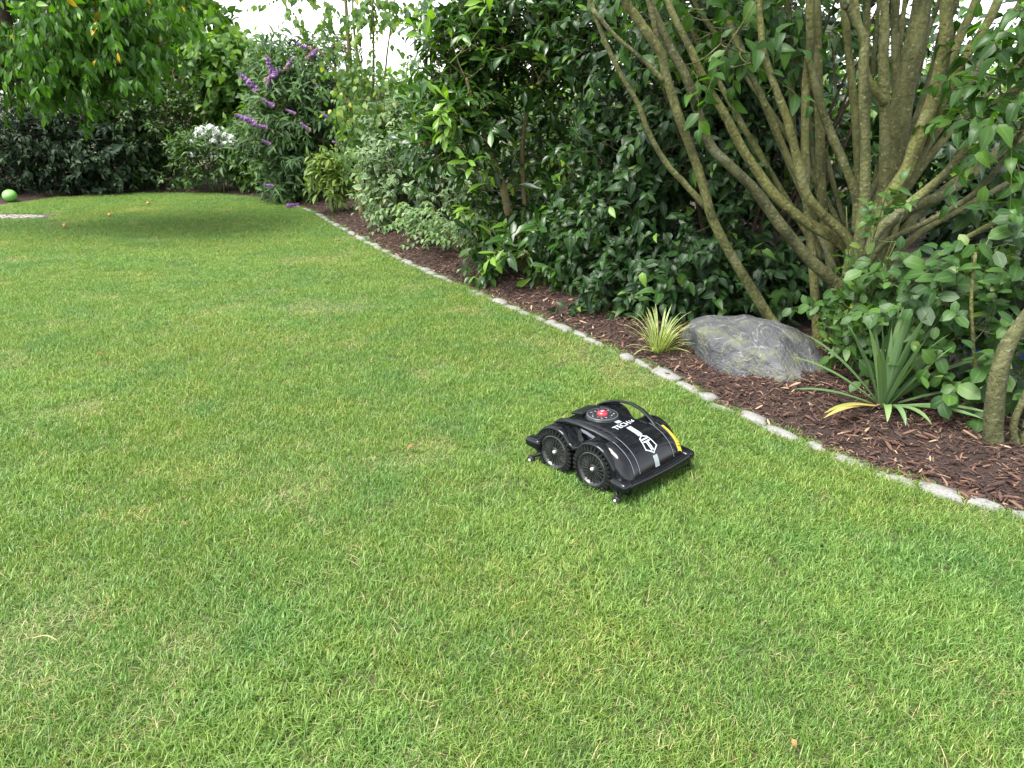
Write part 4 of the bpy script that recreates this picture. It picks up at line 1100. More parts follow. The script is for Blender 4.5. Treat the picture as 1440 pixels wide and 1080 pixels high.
P, A, Nn, S, TW = shoots(rng, T, D, (.15, .35), 8, (.06, .095), alpha=60, droop=.35, face=np.array([-.1, -.3, .1]))
tpM = tpls(.55, P_OVATE, 4, .3, .35, seed=110)
add_leaves(multi, L_MULTI, tpM, P, A, Nn, S, rng.beta(2, 2, len(P)))
twig_mesh(multi, TW, .0018, PLm, .005, B_OLIVE)

# --- round leaved shrub on the right ------------------------------------------------------------
rng = np.random.default_rng(190)
b = np.array([*ground(1395, 640)[:2], 0.0]); b[2] = bedz(*b[:2])
Yr = b[1]
st = [(np.vstack([[b - [0, 0, .04]], pl([(1397, 590), (1402, 540), (1415, 490), (1440, 450), (1480, 390), (1500, 300)], Yr, Yr + .05)]), [.040, .036, .033, .030, .026, .02, .012]),
      (np.vstack([[b + [.1, 0, -.04]], pl([(1425, 600), (1440, 560), (1470, 500)], Yr)]), [.018, .015, .013, .01]),
      (np.vstack([[b + [.16, .02, -.04]], pl([(1440, 620), (1450, 580), (1490, 500)], Yr)]), [.022, .019, .016, .012]),
      (np.vstack([[b + [-.16, .30, -.04]], pl([(1366, 560), (1368, 480), (1366, 420), (1372, 355)], Yr + .30, Yr + .25)]), [.009, .008, .0075, .007, .006])]
rbz = [(at(1330, 430, 3.15), (.24, .2, .17), 2), (at(1410, 425, 3.05), (.18, .2, .16), 1.5), (at(1290, 405, 3.35), (.2, .2, .10), .7), (at(1425, 335, 3.15), (.14, .15, .07), .5), (at(1380, 500, 3.0), (.20, .2, .16), 1.6), (at(1310, 500, 3.35), (.26, .2, .14), 1.5), (at(1240, 450, 3.5), (.2, .18, .14), 1.2), (at(1430, 560, 2.95), (.16, .15, .14), .9), (at(1340, 590, 3.1), (.2, .15, .10), .9), (at(1225, 520, 3.6), (.2, .16, .1), .9)]
tpR = tpls(.62, P_ROUND, 4, .18, .2, seed=120)
shrub('round_leaved_shrub', 'shrub with oval soft green leaves and a lichened leaning trunk behind the yucca', b, st, rbz, 185, tpR, L_ROUND, B_OLIVE, rng, L=(.12, .26), n=7, jit=.26, size=(.048, .074), dir_w=(.5, .2, .45), shell=.2,
      trunk_name='stem', alpha=62, droop=.25, up=.9, face=np.array([-.2, -.75, .2]), tint=(2, 2, 0, .96), r_twig=.0013, r_br=.003)
# small upright sprouts with yellowing leaves at the foot of the many stems
b = np.array([*at(1195, 500, 3.55)[:2], 0.0]); b[2] = bedz(*b[:2])
st = []
for tx, ty in [(1190, 290), (1232, 285), (1250, 260), (1270, 300), (1175, 400), (1225, 330), (1160, 440), (1260, 340)]:
    t_ = at(tx, ty, 3.45 + rng.uniform(-.1, .1)); b_ = b + np.array([rng.normal(0, .05), rng.normal(0, .05), -.02])
    st.append((np.array([b_, b_ * .6 + t_ * .4 + [rng.normal(0, .03), 0, .02], t_]), [.005, .004, .002]))
shrub('basal_sprout', 'thin upright sprouts with small yellowing leaves in front of the mossy stems', b, st, [(at(1235, 320, 3.45), (.11, .12, .12), .8), (at(1175, 410, 3.45), (.07, .1, .14), .6), (at(1235, 430, 3.45), (.16, .12, .12), .9), (at(1200, 490, 3.4), (.15, .12, .07), .8), (at(1165, 470, 3.5), (.06, .1, .1), .4)], 46,
      tpls(.5, P_OVATE, 4, .25, .3, seed=125), L_ROUND, B_GREEN, rng, L=(.08, .18), n=6, size=(.045, .075), dir_w=(.3, .7, .4), shell=.1, tint=(2, 1.5, .2, 1.0), face=np.array([-.2, -.6, .2]), r_twig=.0012, r_br=.0025)

# --- background beyond the right bed -------------------------------------------------------------
rng = np.random.default_rng(200)
tpB = tpls(.6, P_OVATE, 2, .25, .3, seed=130)
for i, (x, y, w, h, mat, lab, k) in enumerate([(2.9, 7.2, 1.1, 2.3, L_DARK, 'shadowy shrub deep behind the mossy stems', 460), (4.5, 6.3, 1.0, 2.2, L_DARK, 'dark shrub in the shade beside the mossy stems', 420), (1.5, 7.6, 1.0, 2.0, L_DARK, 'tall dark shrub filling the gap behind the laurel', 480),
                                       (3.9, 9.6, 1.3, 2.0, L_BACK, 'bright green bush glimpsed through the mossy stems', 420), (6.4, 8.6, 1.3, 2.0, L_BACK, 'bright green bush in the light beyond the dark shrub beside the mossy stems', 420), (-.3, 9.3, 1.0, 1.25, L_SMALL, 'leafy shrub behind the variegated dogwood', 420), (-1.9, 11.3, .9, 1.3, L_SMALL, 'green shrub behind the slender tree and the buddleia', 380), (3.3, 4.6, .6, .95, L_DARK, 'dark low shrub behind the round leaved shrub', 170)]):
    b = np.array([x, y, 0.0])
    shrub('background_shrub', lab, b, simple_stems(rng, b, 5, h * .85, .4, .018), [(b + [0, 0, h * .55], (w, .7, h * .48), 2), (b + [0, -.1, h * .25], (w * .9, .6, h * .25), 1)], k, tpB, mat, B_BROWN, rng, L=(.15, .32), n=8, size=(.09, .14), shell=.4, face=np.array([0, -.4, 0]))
for x, y, h, lab in [(-9, 30, 2.2, 'far hedge beyond the garden behind the buddleia'), (-2.5, 31, 2.1, 'far hedge beyond the garden seen behind the slender tree'), (4, 30, 2.3, 'far hedge beyond the garden seen past the laurel'), (11, 29, 2.4, 'far hedge beyond the garden behind the mossy stems'), (18, 28, 2.3, 'far hedge beyond the garden behind the round leaved shrub')]:
    b = np.array([x, y, 0.0])
    shrub('far_hedge', lab, b, simple_stems(rng, b, 4, h * .8, .6, .03), [(b + [-1.6, 0, h * .5], (2.1, .8, h * .5), 1), (b + [1.6, .3, h * .46], (2.1, .8, h * .46), 1)], 420, tpB, L_BACK, B_BROWN, rng, L=(.3, .5), n=7, size=(.16, .26), shell=.5, cat='hedge', group='hedges beyond the garden', parts=False)
# blue flowering plant seen low between the stems on the right
b = np.array([*ground(1425, 590)[:2], 0.0]); b[0] += .25; b[1] += .35
M_BLUE = plain('blue_petal', (.10, .12, .62), .5)
blue, _ = shrub('blue_flowered_plant', 'low plant with bright blue flowers half hidden behind the leaning trunk', b, simple_stems(rng, b, 7, .22, .6, .003), [(b + [0, 0, .16], (.28, .15, .1), 1)], 30, tpP, L_PHLOX, B_GREEN, rng, L=(.08, .14), n=6, size=(.05, .08), cat='plant')
BM = [mesh('flower_head', *petal_cluster(rng, 16, .03, .016), smooth=False) for _ in range(3)]
for k in range(26):
    o = obj('flower_head', BM[k % 3], M_BLUE, blue, (rng.uniform(-.3, .3), rng.uniform(-.16, .12), rng.uniform(.12, .30)))

# --- emit all leaves: the largest ones in view one by one, the rest as one mass per plant --------
CELL = 6
zb = np.full((1080 // CELL + 1, 1440 // CELL + 1), 1e9)
for Ls in LEAFSETS:
    c = Ls['P'] + Ls['A'] * (Ls['S'] * .5)[:, None]
    px, py, d = project(c); Ls['px'], Ls['py'], Ls['d'] = px, py, d
    ok = (px > 8) & (px < 1432) & (py > 8) & (py < 1072) & (d > .3); Ls['ok'] = ok
    np.minimum.at(zb, ((py[ok] // CELL).astype(int), (px[ok] // CELL).astype(int)), d[ok])
NL = 0
for Ls in LEAFSETS:
    ok = Ls['ok']; M = len(ok); root = Ls['root']
    zz = np.full(M, -1.0); zz[ok] = zb[(Ls['py'][ok] // CELL).astype(int), (Ls['px'][ok] // CELL).astype(int)]
    spx = Ls['S'] * FPX / Ls['d']
    vis = ok & (Ls['d'] <= zz + .04) & (spx >= 10)
    sel = np.argsort(-np.where(vis, spx, 0))[:int(min(300, vis.sum()))] if Ls['parts'] else np.array([], int)
    Sd, Ax, Nn = frames(Ls['A'], Ls['N'])
    rl = np.array(root.location)
    tsel = np.arange(M) % len(Ls['tp'])
    cache = {}
    for k in sel:
        key = (int(tsel[k]), int(min(7, Ls['tint'][k] * 8)))
        if key not in cache:
            TV, TF, TE = Ls['tp'][key[0]]
            me = mesh(Ls['name'], TV, TF, {'tint': np.full(len(TV), (key[1] + .5) / 8), 'edge': TE}); me.materials.append(Ls['mat']); cache[key] = me
        o = bpy.data.objects.new(Ls['name'], cache[key]); COL.objects.link(o); o.parent = root
        s_ = Ls['S'][k]; p_ = Ls['P'][k] - rl
        o.matrix_basis = Matrix([[Sd[k, i] * s_, Ax[k, i] * s_, Nn[k, i] * s_, p_[i]] for i in range(3)] + [[0, 0, 0, 1]])
        NL += 1
    rest = np.ones(M, bool); rest[sel] = False
    parts, tis, eds = [], [], []
    for v in range(len(Ls['tp'])):
        ks = np.where(rest & (tsel == v))[0]
        if not len(ks): continue
        TV, TF, TE = Ls['tp'][v]; q = len(TV)
        W = Ls['P'][ks, None] - rl + Ls['S'][ks, None, None] * (TV[None, :, 0:1] * Sd[ks, None] + TV[None, :, 1:2] * Ax[ks, None] + TV[None, :, 2:3] * Nn[ks, None])
        parts.append((W.reshape(-1, 3), (TF[None] + q * np.arange(len(ks))[:, None, None]).reshape(-1, 4)))
        tis.append(np.repeat(Ls['tint'][ks], q)); eds.append(np.tile(TE, len(ks)))
    if parts:
        V, F = join(parts)
        obj(Ls['stuff'], mesh(Ls['stuff'], V, F, {'tint': np.concatenate(tis), 'edge': np.concatenate(eds)}), Ls['mat'], root, kind='stuff')
print('single leaves', NL, 'all leaves', sum(len(q['ok']) for q in LEAFSETS))


# ------------------------------------------------------------------ boulder
import bmesh
rng = np.random.default_rng(300)
m, nt, out = newmat('veined_limestone')
tc = nt.nodes.new('ShaderNodeTexCoord').outputs['Object']
n1 = noise_tex(nt, 5, 5, 0.6, tc); n2 = noise_tex(nt, 38, 5, 0.65, tc)
wv = nt.nodes.new('ShaderNodeTexNoise'); wv.inputs['Scale'].default_value = 6; wv.inputs['Detail'].default_value = 5; wv.inputs['Distortion'].default_value = 1.1; nt.links.new(tc, wv.inputs['Vector'])
vein = ramp(nt, mathn(nt, 'ABSOLUTE', mathn(nt, 'SUBTRACT', wv.outputs['Fac'], 0.5)), [(0.0, (1, 1, 1)), (0.006, (.4, .4, .4)), (0.016, (0, 0, 0))])
c = ramp(nt, n1, [(0.3, (.036, .039, .043)), (0.55, (.078, .082, .086)), (0.75, (.17, .17, .168))])
c = mixc(nt, mathn(nt, 'MULTIPLY', n2, .7), c, mixc(nt, 1.0, c, (.55, .55, .56), 'MULTIPLY'))
c = mixc(nt, mathn(nt, 'MULTIPLY', vein, .55), c, (.30, .30, .29))
n4 = noise_tex(nt, 9, 5, .7, tc)
c = mixc(nt, mathn(nt, 'MULTIPLY', ramp(nt, n4, [(0.50, (0, 0, 0)), (0.66, (1, 1, 1))]), .7), c, (.12, .13, .055))
p = N(nt, 'ShaderNodeBsdfPrincipled', Roughness=0.75)
nt.links.new(c, p.inputs['Base Color']); nt.links.new(bump(nt, mathn(nt, 'ADD', n2, n4), 1.0, .02), p.inputs['Normal']); nt.links.new(p.outputs[0], out.inputs[0])
M_ROCK = m
bm = bmesh.new(); bmesh.ops.create_icosphere(bm, subdivisions=5, radius=1.0)
bm.verts.ensure_lookup_table()
V = np.array([v.co[:] for v in bm.verts]); F = np.array([[v.index for v in f.verts] for f in bm.faces]); bm.free()
V = V * np.array([.54, .29, .27])
V[:, 2] = np.where(V[:, 2] > .15, .15 + (V[:, 2] - .15) * .35, V[:, 2])
for k in range(20):                     # broken facets
    u = nrm(rng.normal(size=3) * np.array([1, 1, .8])); h_ = np.max(V @ u) * rng.uniform(.74, .90)
    ex = np.maximum(0, V @ u - h_); V = V - ex[:, None] * u
V = V + nrm(V) * (0.014 * fbm(V + 9, 5, 4) + .010 * fbm(V, 16, 4))[:, None]
V[:, 2] -= np.clip(V[:, 0] + .05, 0, 1) * .24 + np.clip(-V[:, 0] - .2, 0, 1) * .12          # slopes down at the yucca end
rc = np.array([1.28, 3.70])
rock = obj('boulder', mesh('boulder', V, F), M_ROCK, None, (rc[0], rc[1], .05)); rock.rotation_euler = (.10, 0.0, math.atan2(-.80, .42))
tag(rock, 'grey boulder with white veins and mossy stains lying in the bark bed', 'rock')

# ------------------------------------------------------------------ robotic lawn mower
M_GLOSS = plain('gloss_black_plastic', (.0045, .005, .0065), .09, spec=.30, nscale=60, namp=.3)
M_MATTE = plain('matte_black_plastic', (.008, .009, .011), .36, spec=.25, nscale=140, namp=.25, bstr=.15)
M_RUBBER = plain('black_rubber', (.008, .0085, .009), .5, spec=.25, nscale=90, namp=.4, bstr=.2)
M_SILVER = plain('silver_cap', (.62, .62, .58), .28, metal=.8, nscale=80, namp=.1)
M_PRINT = plain('silver_print', (.42, .45, .47), .4, nscale=90, namp=.08)
M_STRIPE = plain('grey_stripe', (.24, .27, .29), .35, nscale=60, namp=.1)
M_RED = plain('red_button', (.50, .018, .035), .3, coat=.3, nscale=60, namp=.1)
M_WPRINT = plain('white_print', (.75, .75, .75), .5)
M_YELLOW = plain('yellow_sticker', (.72, .56, .03), .45, nscale=70, namp=.08)
M_TRIM0 = plain('panel_ring', (.07, .075, .08), .3, nscale=60, namp=.1)
M_RIM = plain('black_wheel_disc', (.018, .019, .02), .25, spec=.45, nscale=90, namp=.3)
M_DIAL = plain('dark_grey_panel', (.016, .018, .021), .3, spec=.3, nscale=70, namp=.15)
th = math.atan2(-.68, -.733)
mower = thing('robotic_mower', 'glossy black four wheeled robotic mower with red button on the lawn', 'lawn mower', (0.36, 2.624, -0.005), None, th)

ZC = ([-.222, -.215, -.19, -.15, -.08, -.02, .05, .10, .15, .19, .22, .242, .252], [.062, .10, .142, .174, .197, .204, .203, .199, .189, .171, .147, .110, .072])
WC = ([-.222, -.15, 0, .07, .12, .22, .252], [.105, .138, .146, .158, .183, .180, .164])
ZLOW = .052
def sstep(a, b, x):
    t_ = np.clip((x - a) / (b - a), 0, 1); return t_ * t_ * (3 - 2 * t_)
def hull_z(x, y, raw=False):
    x = np.asarray(x, float); y = np.asarray(y, float)
    zc = np.interp(y, *ZC) * 0.5 + np.interp(y - .006, *ZC) * .25 + np.interp(y + .006, *ZC) * .25; w = np.interp(y, *WC)
    e = np.clip(np.abs(x) / w, 0, 1)
    z = ZLOW + (zc - ZLOW) * (1 - e ** (6 + 7 * sstep(.03, .10, y))) ** (1 / 2.1) - .008 * e ** 2
    if not raw:
        ax = np.abs(x)
        z = z - .075 * sstep(.080, .104, ax) * sstep(-.130, -.09, y) * (1 - sstep(.085, .125, y)) * np.clip((z - .08) / .08, 0, 1)
        
    return np.maximum(z, ZLOW)
ny, nx = 90, 121
ys_ = np.linspace(-.222, .252, ny); us = np.linspace(-1, 1, nx); us = np.sign(us) * (1 - (1 - np.abs(us)) ** 1.7)
X = us[None] * np.interp(ys_, *WC)[:, None]; Y = np.broadcast_to(ys_[:, None], X.shape)
V = np.stack([X, Y, hull_z(X, Y)], -1).reshape(-1, 3)
i = np.arange(ny * nx).reshape(ny, nx)
F = np.stack([i[:-1, :-1], i[:-1, 1:], i[1:, 1:], i[1:, :-1]], -1).reshape(-1, 4)
obj('shell', mesh('shell', V, F), M_GLOSS, mower)

def block(name, size, loc, mat, parent=mower, rot=(0, 0, 0), bev=.006, sub=0, taper=None):
    bm = bmesh.new(); bmesh.ops.create_cube(bm, size=1)
    for v in bm.verts:
        v.co = Vector((v.co.x * size[0], v.co.y * size[1], v.co.z * size[2]))
        if taper: v.co = taper(v.co)
    if bev: bmesh.ops.bevel(bm, geom=list(bm.edges) + list(bm.verts), offset=bev, segments=3, affect='EDGES', profile=.6)
    me = bpy.data.meshes.new(name); bm.to_mesh(me); bm.free()
    for p_ in me.polygons: p_.use_smooth = True
    o = obj(name, me, mat, parent, loc); o.rotation_euler = rot
    return o
block('chassis', (.27, .40, .075), (0, .005, .082), M_MATTE, bev=.012)

# fenders: a band arching over both wheels on each side
def fender(sgn):
    pts = []
    for a_ in np.radians(np.linspace(196, 62, 16)): pts.append((-.095 + .098 * math.cos(a_), .085 + .098 * math.sin(a_)))
    pts += [(-.024, .146), (0, .136), (.024, .146)]
    for a_ in np.radians(np.linspace(118, -18, 16)): pts.append((.095 + .098 * math.cos(a_), .085 + .098 * math.sin(a_)))
    P = np.array(pts); T = np.gradient(P, axis=0); nn_ = nrm(np.c_[-T[:, 1], T[:, 0]]); nn_ *= np.sign((nn_ @ np.array([0, 1.0])) + 1e-9)[:, None] * 1
    # outward = away from wheel centres
    cy = np.where(P[:, 0] < 0, -.095, .095); outw = nrm(np.c_[P[:, 0] - cy, P[:, 1] - .085]); sg = np.sign((nn_ * outw).sum(1)); nn_ = nn_ * sg[:, None]
    sec = [(.110, .004), (.150, .005), (.172, .0055), (.182, .004), (.1865, .001), (.1875, -.004), (.1865, -.012), (.180, -.012), (.178, -.002), (.09, -.002)]
    V = []
    for q in range(len(P)):
        for x_, off in sec:
            y_, z_ = P[q] + nn_[q] * off; V.append([sgn * x_, y_, z_])
    i = np.arange(len(V)).reshape(len(P), len(sec))
    A_, B_ = i[:-1], i[1:]
    F = np.stack([A_, np.roll(A_, -1, 1), np.roll(B_, -1, 1), B_], -1).reshape(-1, 4)
    if sgn > 0: F = F[:, ::-1]
    return obj('fender', mesh('fender', np.array(V), F), M_GLOSS, mower)
for s_ in (1, -1): fender(s_)

# carrying handles: arched bars beside the dome
for s_ in (1, -1):
    t_ = np.linspace(0, 1, 22)
    y_ = -.165 + .325 * t_
    x_ = s_ * (.104 + .042 * np.sin(np.pi * np.clip(t_ * .9 + .08, 0, 1)))
    z_ = np.interp(t_, [0, .12, .3, .5, .7, .88, 1], [.160, .190, .212, .220, .213, .196, .172])
    C = np.c_[x_, y_, z_]; T = nrm(np.gradient(C, axis=0)); sd = np.tile(np.array([s_ * 1.0, 0, -.35]), (22, 1)); sd = nrm(sd - (sd * T).sum(1, keepdims=True) * T); up_ = np.cross(T, sd) * s_
    up_ *= np.sign(up_[:, 2:3])
    w_ = np.interp(t_, [0, .1, .5, .9, 1], [.006, .011, .011, .013, .006]); V = []
    for q in range(22):
        for a_ in np.arange(10) / 10 * 6.283:
            ca, sa = math.cos(a_), math.sin(a_)
            V.append(C[q] + sd[q] * np.sign(ca) * abs(ca) ** .6 * w_[q] + up_[q] * np.sign(sa) * abs(sa) ** .6 * .0055)
    i = np.arange(220).reshape(22, 10)
    F = np.stack([i[:-1], np.roll(i[:-1], -1, 1), np.roll(i[1:], -1, 1), i[1:]], -1).reshape(-1, 4)
    obj('handle', mesh('handle', np.array(V), [F, i[0][::-1][None], i[-1][None]]), M_MATTE, mower)

# wheels
def lathe(prof, n=40, axis_x=True):
    a_ = np.arange(n) / n * 2 * math.pi; V = []
    for r_, x_ in prof:
        for q in a_: V.append([x_, r_ * math.cos(q), r_ * math.sin(q)])
    i = np.arange(len(V)).reshape(len(prof), n)
    return np.array(V), np.stack([i[:-1], np.roll(i[:-1], -1, 1), np.roll(i[1:], -1, 1), i[1:]], -1).reshape(-1, 4)
def boxv(c, ex, ey, ez):
    V = np.array([c + sx * ex + sy * ey + sz_ * ez for sx in (-1, 1) for sy in (-1, 1) for sz_ in (-1, 1)])
    return V, np.array([[0, 1, 3, 2], [4, 6, 7, 5], [0, 4, 5, 1], [2, 3, 7, 6], [0, 2, 6, 4], [1, 5, 7, 3]])
tyre = lathe([(.058, .014), (.066, .016), (.071, .012), (.072, 0), (.071, -.016), (.06, -.018), (.05, -.018)])
lug = [tyre]
for k in range(32):
    a_ = k / 32 * 6.2832; rd = np.array([0, math.cos(a_), math.sin(a_)]); tg = np.array([0, -math.sin(a_), math.cos(a_)])
    lug.append(boxv(rd * .0765 + np.array([0, 0, 0]), np.array([.018, 0, 0]) + tg * .004, tg * .0044, rd * .0080))
TY = mesh('tyre', *join(lug), smooth=False)
RM = mesh('rim', *join([lathe([(.001, .010), (.012, .011), (.020, .008), (.050, .010), (.056, .016), (.060, .0175), (.0625, .016), (.0625, .008)])] +
     [boxv(np.array([.0105, 0, 0]) + np.array([0, math.cos(a_), math.sin(a_)]) * .036, np.array([.0022, 0, 0]), np.array([0, -math.sin(a_), math.cos(a_)]) * .0012, np.array([0, math.cos(a_), math.sin(a_)]) * .018) for a_ in np.arange(20) / 20 * 6.2832]), smooth=False)
HC = mesh('hub_cap', *lathe([(.0001, .0195), (.004, .019), (.0068, .0165), (.0075, .012), (.0075, .008)], 16))
CW = mesh('wheel', *lathe([(.001, .008), (.009, .009), (.0135, .007), (.015, .003), (.015, -.003), (.0135, -.007), (.001, -.008)], 20))
CC = mesh('hub_cap', *lathe([(.0001, .0125), (.0045, .0115), (.0062, .009), (.0062, .006)], 14))
for s_ in (1, -1):
    for y_ in (-.095, .095):
        w = obj('wheel', RM, M_RIM, mower, (s_ * .170, y_, .085)); w.rotation_euler = (rng.uniform(0, 1), 0, 0 if s_ > 0 else math.pi); w.scale = (1.1, 1.06, 1.06)
        obj('tyre', TY, M_RUBBER, w); obj('hub_cap', HC, M_SILVER, w)
    for y_, yb in ((-.196, -.15), (.232, .19)):
        V, F = join([tube1(np.array([[s_ * .165, yb, .062], [s_ * .190, (y_ + yb) / 2, .050], [s_ * .200, y_, .034]]), [.009, .008, .006], 8, 4)])
        cs = obj('caster', mesh('caster', V, F), M_MATTE, mower)
        w = obj('wheel', CW, M_RUBBER, cs, (s_ * .207, y_, .024)); w.rotation_euler = (0, 0, 0 if s_ > 0 else math.pi); w.scale = (1.15,) * 3
        h_ = obj('hub_cap', CC, M_SILVER, cs, (s_ * .207, y_, .024)); h_.rotation_euler = (0, 0, 0 if s_ > 0 else math.pi); h_.scale = (1.15,) * 3

# bumpers with end pods
def bumper(sgn, yc, zc):
    t_ = np.linspace(-1, 1, 31)
    C = np.c_[.178 * t_, sgn * (yc + .018 * (1 - np.abs(t_) ** 3)), np.full(31, zc)]
    hh = .017 + .007 * np.abs(t_) ** 4; dd = .016 + .016 * np.abs(t_) ** 5; V = []
    for q in range(31):
        for a_ in np.arange(16) / 16 * 6.2832:
            ca, sa = math.cos(a_), math.sin(a_)
            V.append(C[q] + np.array([0, np.sign(ca) * abs(ca) ** .55 * dd[q], np.sign(sa) * abs(sa) ** .55 * hh[q]]))
    i = np.arange(31 * 16).reshape(31, 16)
    F = np.stack([i[:-1], np.roll(i[:-1], -1, 1), np.roll(i[1:], -1, 1), i[1:]], -1).reshape(-1, 4)
    o = obj('bumper', mesh('bumper', np.array(V), [F, i[0][::-1][None], i[-1][None]]), M_GLOSS, mower)
    for s_ in (1, -1):
        def tp_(co):
            k_ = 1 - .35 * max(0, sgn * co.y / .085 + .5) * .6
            return Vector((co.x, co.y, co.z * k_))
        block('bumper_pod', (.052, .078, .046), (s_ * .184, sgn * (yc - .010), zc + .008), M_GLOSS, o, (0, 0, 0), .017, taper=tp_)
    return o
bumper(1, .240, .066); bumper(-1, .205, .085)

# top panel with the red stop button
def disc(prof, n=48):
    V, F = lathe(prof, n); return V[:, [1, 2, 0]], F
base_o = obj('control_panel', mesh('control_panel', *disc([(.0001, .008), (.046, .008), (.055, .0075), (.058, .005), (.063, -.001), (.066, -.012)])), M_DIAL, mower, (0, -.022, .203))
base_o.rotation_euler = (.02, 0, 0)
obj('rim', mesh('rim', *disc([(.0565, .0085), (.0585, .0092), (.0605, .007), (.0600, .004), (.0565, .005)])), M_TRIM0, base_o)
bt = obj('stop_button', mesh('stop_button', *disc([(.0001, .021), (.008, .0207), (.014, .0195), (.0185, .0165), (.0205, .012), (.0205, .006)])), M_RED, base_o)
for k in range(14):
    a_ = k / 14 * 6.28 + .2; r_ = .037 + .007 * (k % 2)
    V = np.array([[-.004, -.0014, 0], [.004, -.0014, 0], [.004, .0014, 0], [-.004, .0014, 0]]) * (1.0 if k % 3 else .6)
    o = obj('key_symbol', mesh('key_symbol', V, np.array([[0, 1, 2, 3]])), M_PRINT, base_o, (r_ * math.cos(a_), r_ * math.sin(a_), .0088)); o.rotation_euler = (0, 0, a_ * 1.7)
block('sensor_cover', (.105, .060, .010), (0, -.108, .201), M_MATTE, rot=(.24, 0, 0), bev=.004)

def text_mesh(body, size, shear=0.0):
    cu = bpy.data.curves.new('txt', 'FONT'); cu.body = body; cu.size = size; cu.align_x = 'CENTER'; cu.shear = shear; cu.resolution_u = 3; cu.offset = size * .012
    o = bpy.data.objects.new('txt', cu); COL.objects.link(o)
    dg = bpy.context.evaluated_depsgraph_get(); dg.update()
    me = bpy.data.meshes.new_from_object(o.evaluated_get(dg))
    bpy.data.objects.remove(o); bpy.data.curves.remove(cu)
    bm = bmesh.new(); bm.from_mesh(me); bmesh.ops.triangulate(bm, faces=bm.faces)
    bmesh.ops.subdivide_edges(bm, edges=[e for e in bm.edges if e.calc_length() > size * .3], cuts=1); bm.to_mesh(me); bm.free()
    return me
def onto_hull(me, x0, y0, off=.0016):
    V = np.array([v.co[:] for v in me.vertices]); x = x0 - V[:, 0]; y = y0 - V[:, 1]
    e = .002; zx = (hull_z(x + e, y) - hull_z(x - e, y)) / (2 * e); zy = (hull_z(x, y + e) - hull_z(x, y - e)) / (2 * e)
    n_ = nrm(np.c_[-zx, -zy, np.ones(len(x))])
    W = np.c_[x, y, hull_z(x, y)] + n_ * off
    me.vertices.foreach_set('co', W.astype(np.float32).ravel()); me.update(); return me
me = onto_hull(text_mesh('TECH', .034), .012, .094); obj('lettering', me, M_PRINT, mower)
me = onto_hull(text_mesh('L6', .024, .25), -.046, .088); obj('lettering', me, M_PRINT, mower)
me = text_mesh('STOP', .0125)
V = np.array([v.co[:] for v in me.vertices]); W = np.c_[-V[:, 0], -V[:, 1] + .004, .0216 - 14 * (V[:, 0] ** 2 + (V[:, 1] - .004) ** 2)]
me.vertices.foreach_set('co', W.astype(np.float32).ravel()); me.update(); obj('lettering', me, M_WPRINT, bt)

def decal(name, quad, mat, nu=4, nv=10, off=.0013, parent=mower):
    """quad corners in (x, y) on the shell"""
    a_, b_, c_, d_ = [np.array(q, float) for q in quad]
    u, v = np.meshgrid(np.linspace(0, 1, nu), np.linspace(0, 1, nv))
    Q = ((1 - u) * (1 - v))[..., None] * a_ + (u * (1 - v))[..., None] * b_ + (u * v)[..., None] * c_ + ((1 - u) * v)[..., None] * d_
    Q = Q.reshape(-1, 2); x, y = Q[:, 0], Q[:, 1]; e = .002
    zx = (hull_z(x + e, y) - hull_z(x - e, y)) / (2 * e); zy = (hull_z(x, y + e) - hull_z(x, y - e)) / (2 * e)
    W = np.c_[x, y, hull_z(x, y)] + nrm(np.c_[-zx, -zy, np.ones(len(x))]) * off
    i = np.arange(nu * nv).reshape(nv, nu)
    F = np.stack([i[:-1, :-1], i[:-1, 1:], i[1:, 1:], i[1:, :-1]], -1).reshape(-1, 4)
    return W, F
def stripe(y0, y1, w=.0125, mat=M_STRIPE, x=0.0, name='stripe'):
    obj(name, mesh(name, *decal(name, [(x - w, y0), (x + w, y0), (x + w, y1), (x - w, y1)], mat)), mat, mower)
stripe(.046, .064); stripe(.104, .162); stripe(.230, .2475)
M_RIDGE_HIGHLIGHT = plain('ridge_highlight', (.16, .17, .19), .25, nscale=50, namp=.1)  # highlights along the shell ridges, painted as thin paler grey strips
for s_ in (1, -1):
    obj('ridge_highlight', mesh('ridge_highlight', *decal('t', [(s_ * .088 - .0011, -.115), (s_ * .088 + .0011, -.115), (s_ * .100 + .0011, .245), (s_ * .100 - .0011, .245)], None, 2, 40, .002)), M_RIDGE_HIGHLIGHT, mower)
    obj('ridge_highlight', mesh('ridge_highlight', *decal('t', [(s_ * .125 - .0010, .128), (s_ * .125 + .0010, .128), (s_ * .130 + .0010, .242), (s_ * .130 - .0010, .242)], None, 2, 20, .002)), M_RIDGE_HIGHLIGHT, mower)
def arc(s0):                              # y at a given arc length down the front of the shell
    yy = np.linspace(.10, .25, 300); zz = hull_z(np.zeros(300), yy); s = np.concatenate([[0], np.cumsum(np.hypot(np.diff(yy), np.diff(zz)))]); return np.interp(s0, s, yy)
def lstroke(p0, p1, w=.0022):
    p0, p1 = np.array(p0), np.array(p1); d = nrm(p1 - p0); n_ = np.array([-d[1], d[0]]) * w
    quad = [p0 - n_ - d * w, p0 + n_ - d * w, p1 + n_ + d * w, p1 - n_ + d * w]
    return decal('s', [(-q[0], arc(q[1])) for q in quad], None, 3, 8, .0015)
S0 = .104
hexa = [(-.020, -.026), (0, -.038), (.020, -.026), (.031, .020), (0, .040), (-.031, .020)]
strokes = [lstroke((hexa[k][0], S0 + hexa[k][1]), (hexa[(k + 1) % 6][0], S0 + hexa[(k + 1) % 6][1])) for k in range(6)]
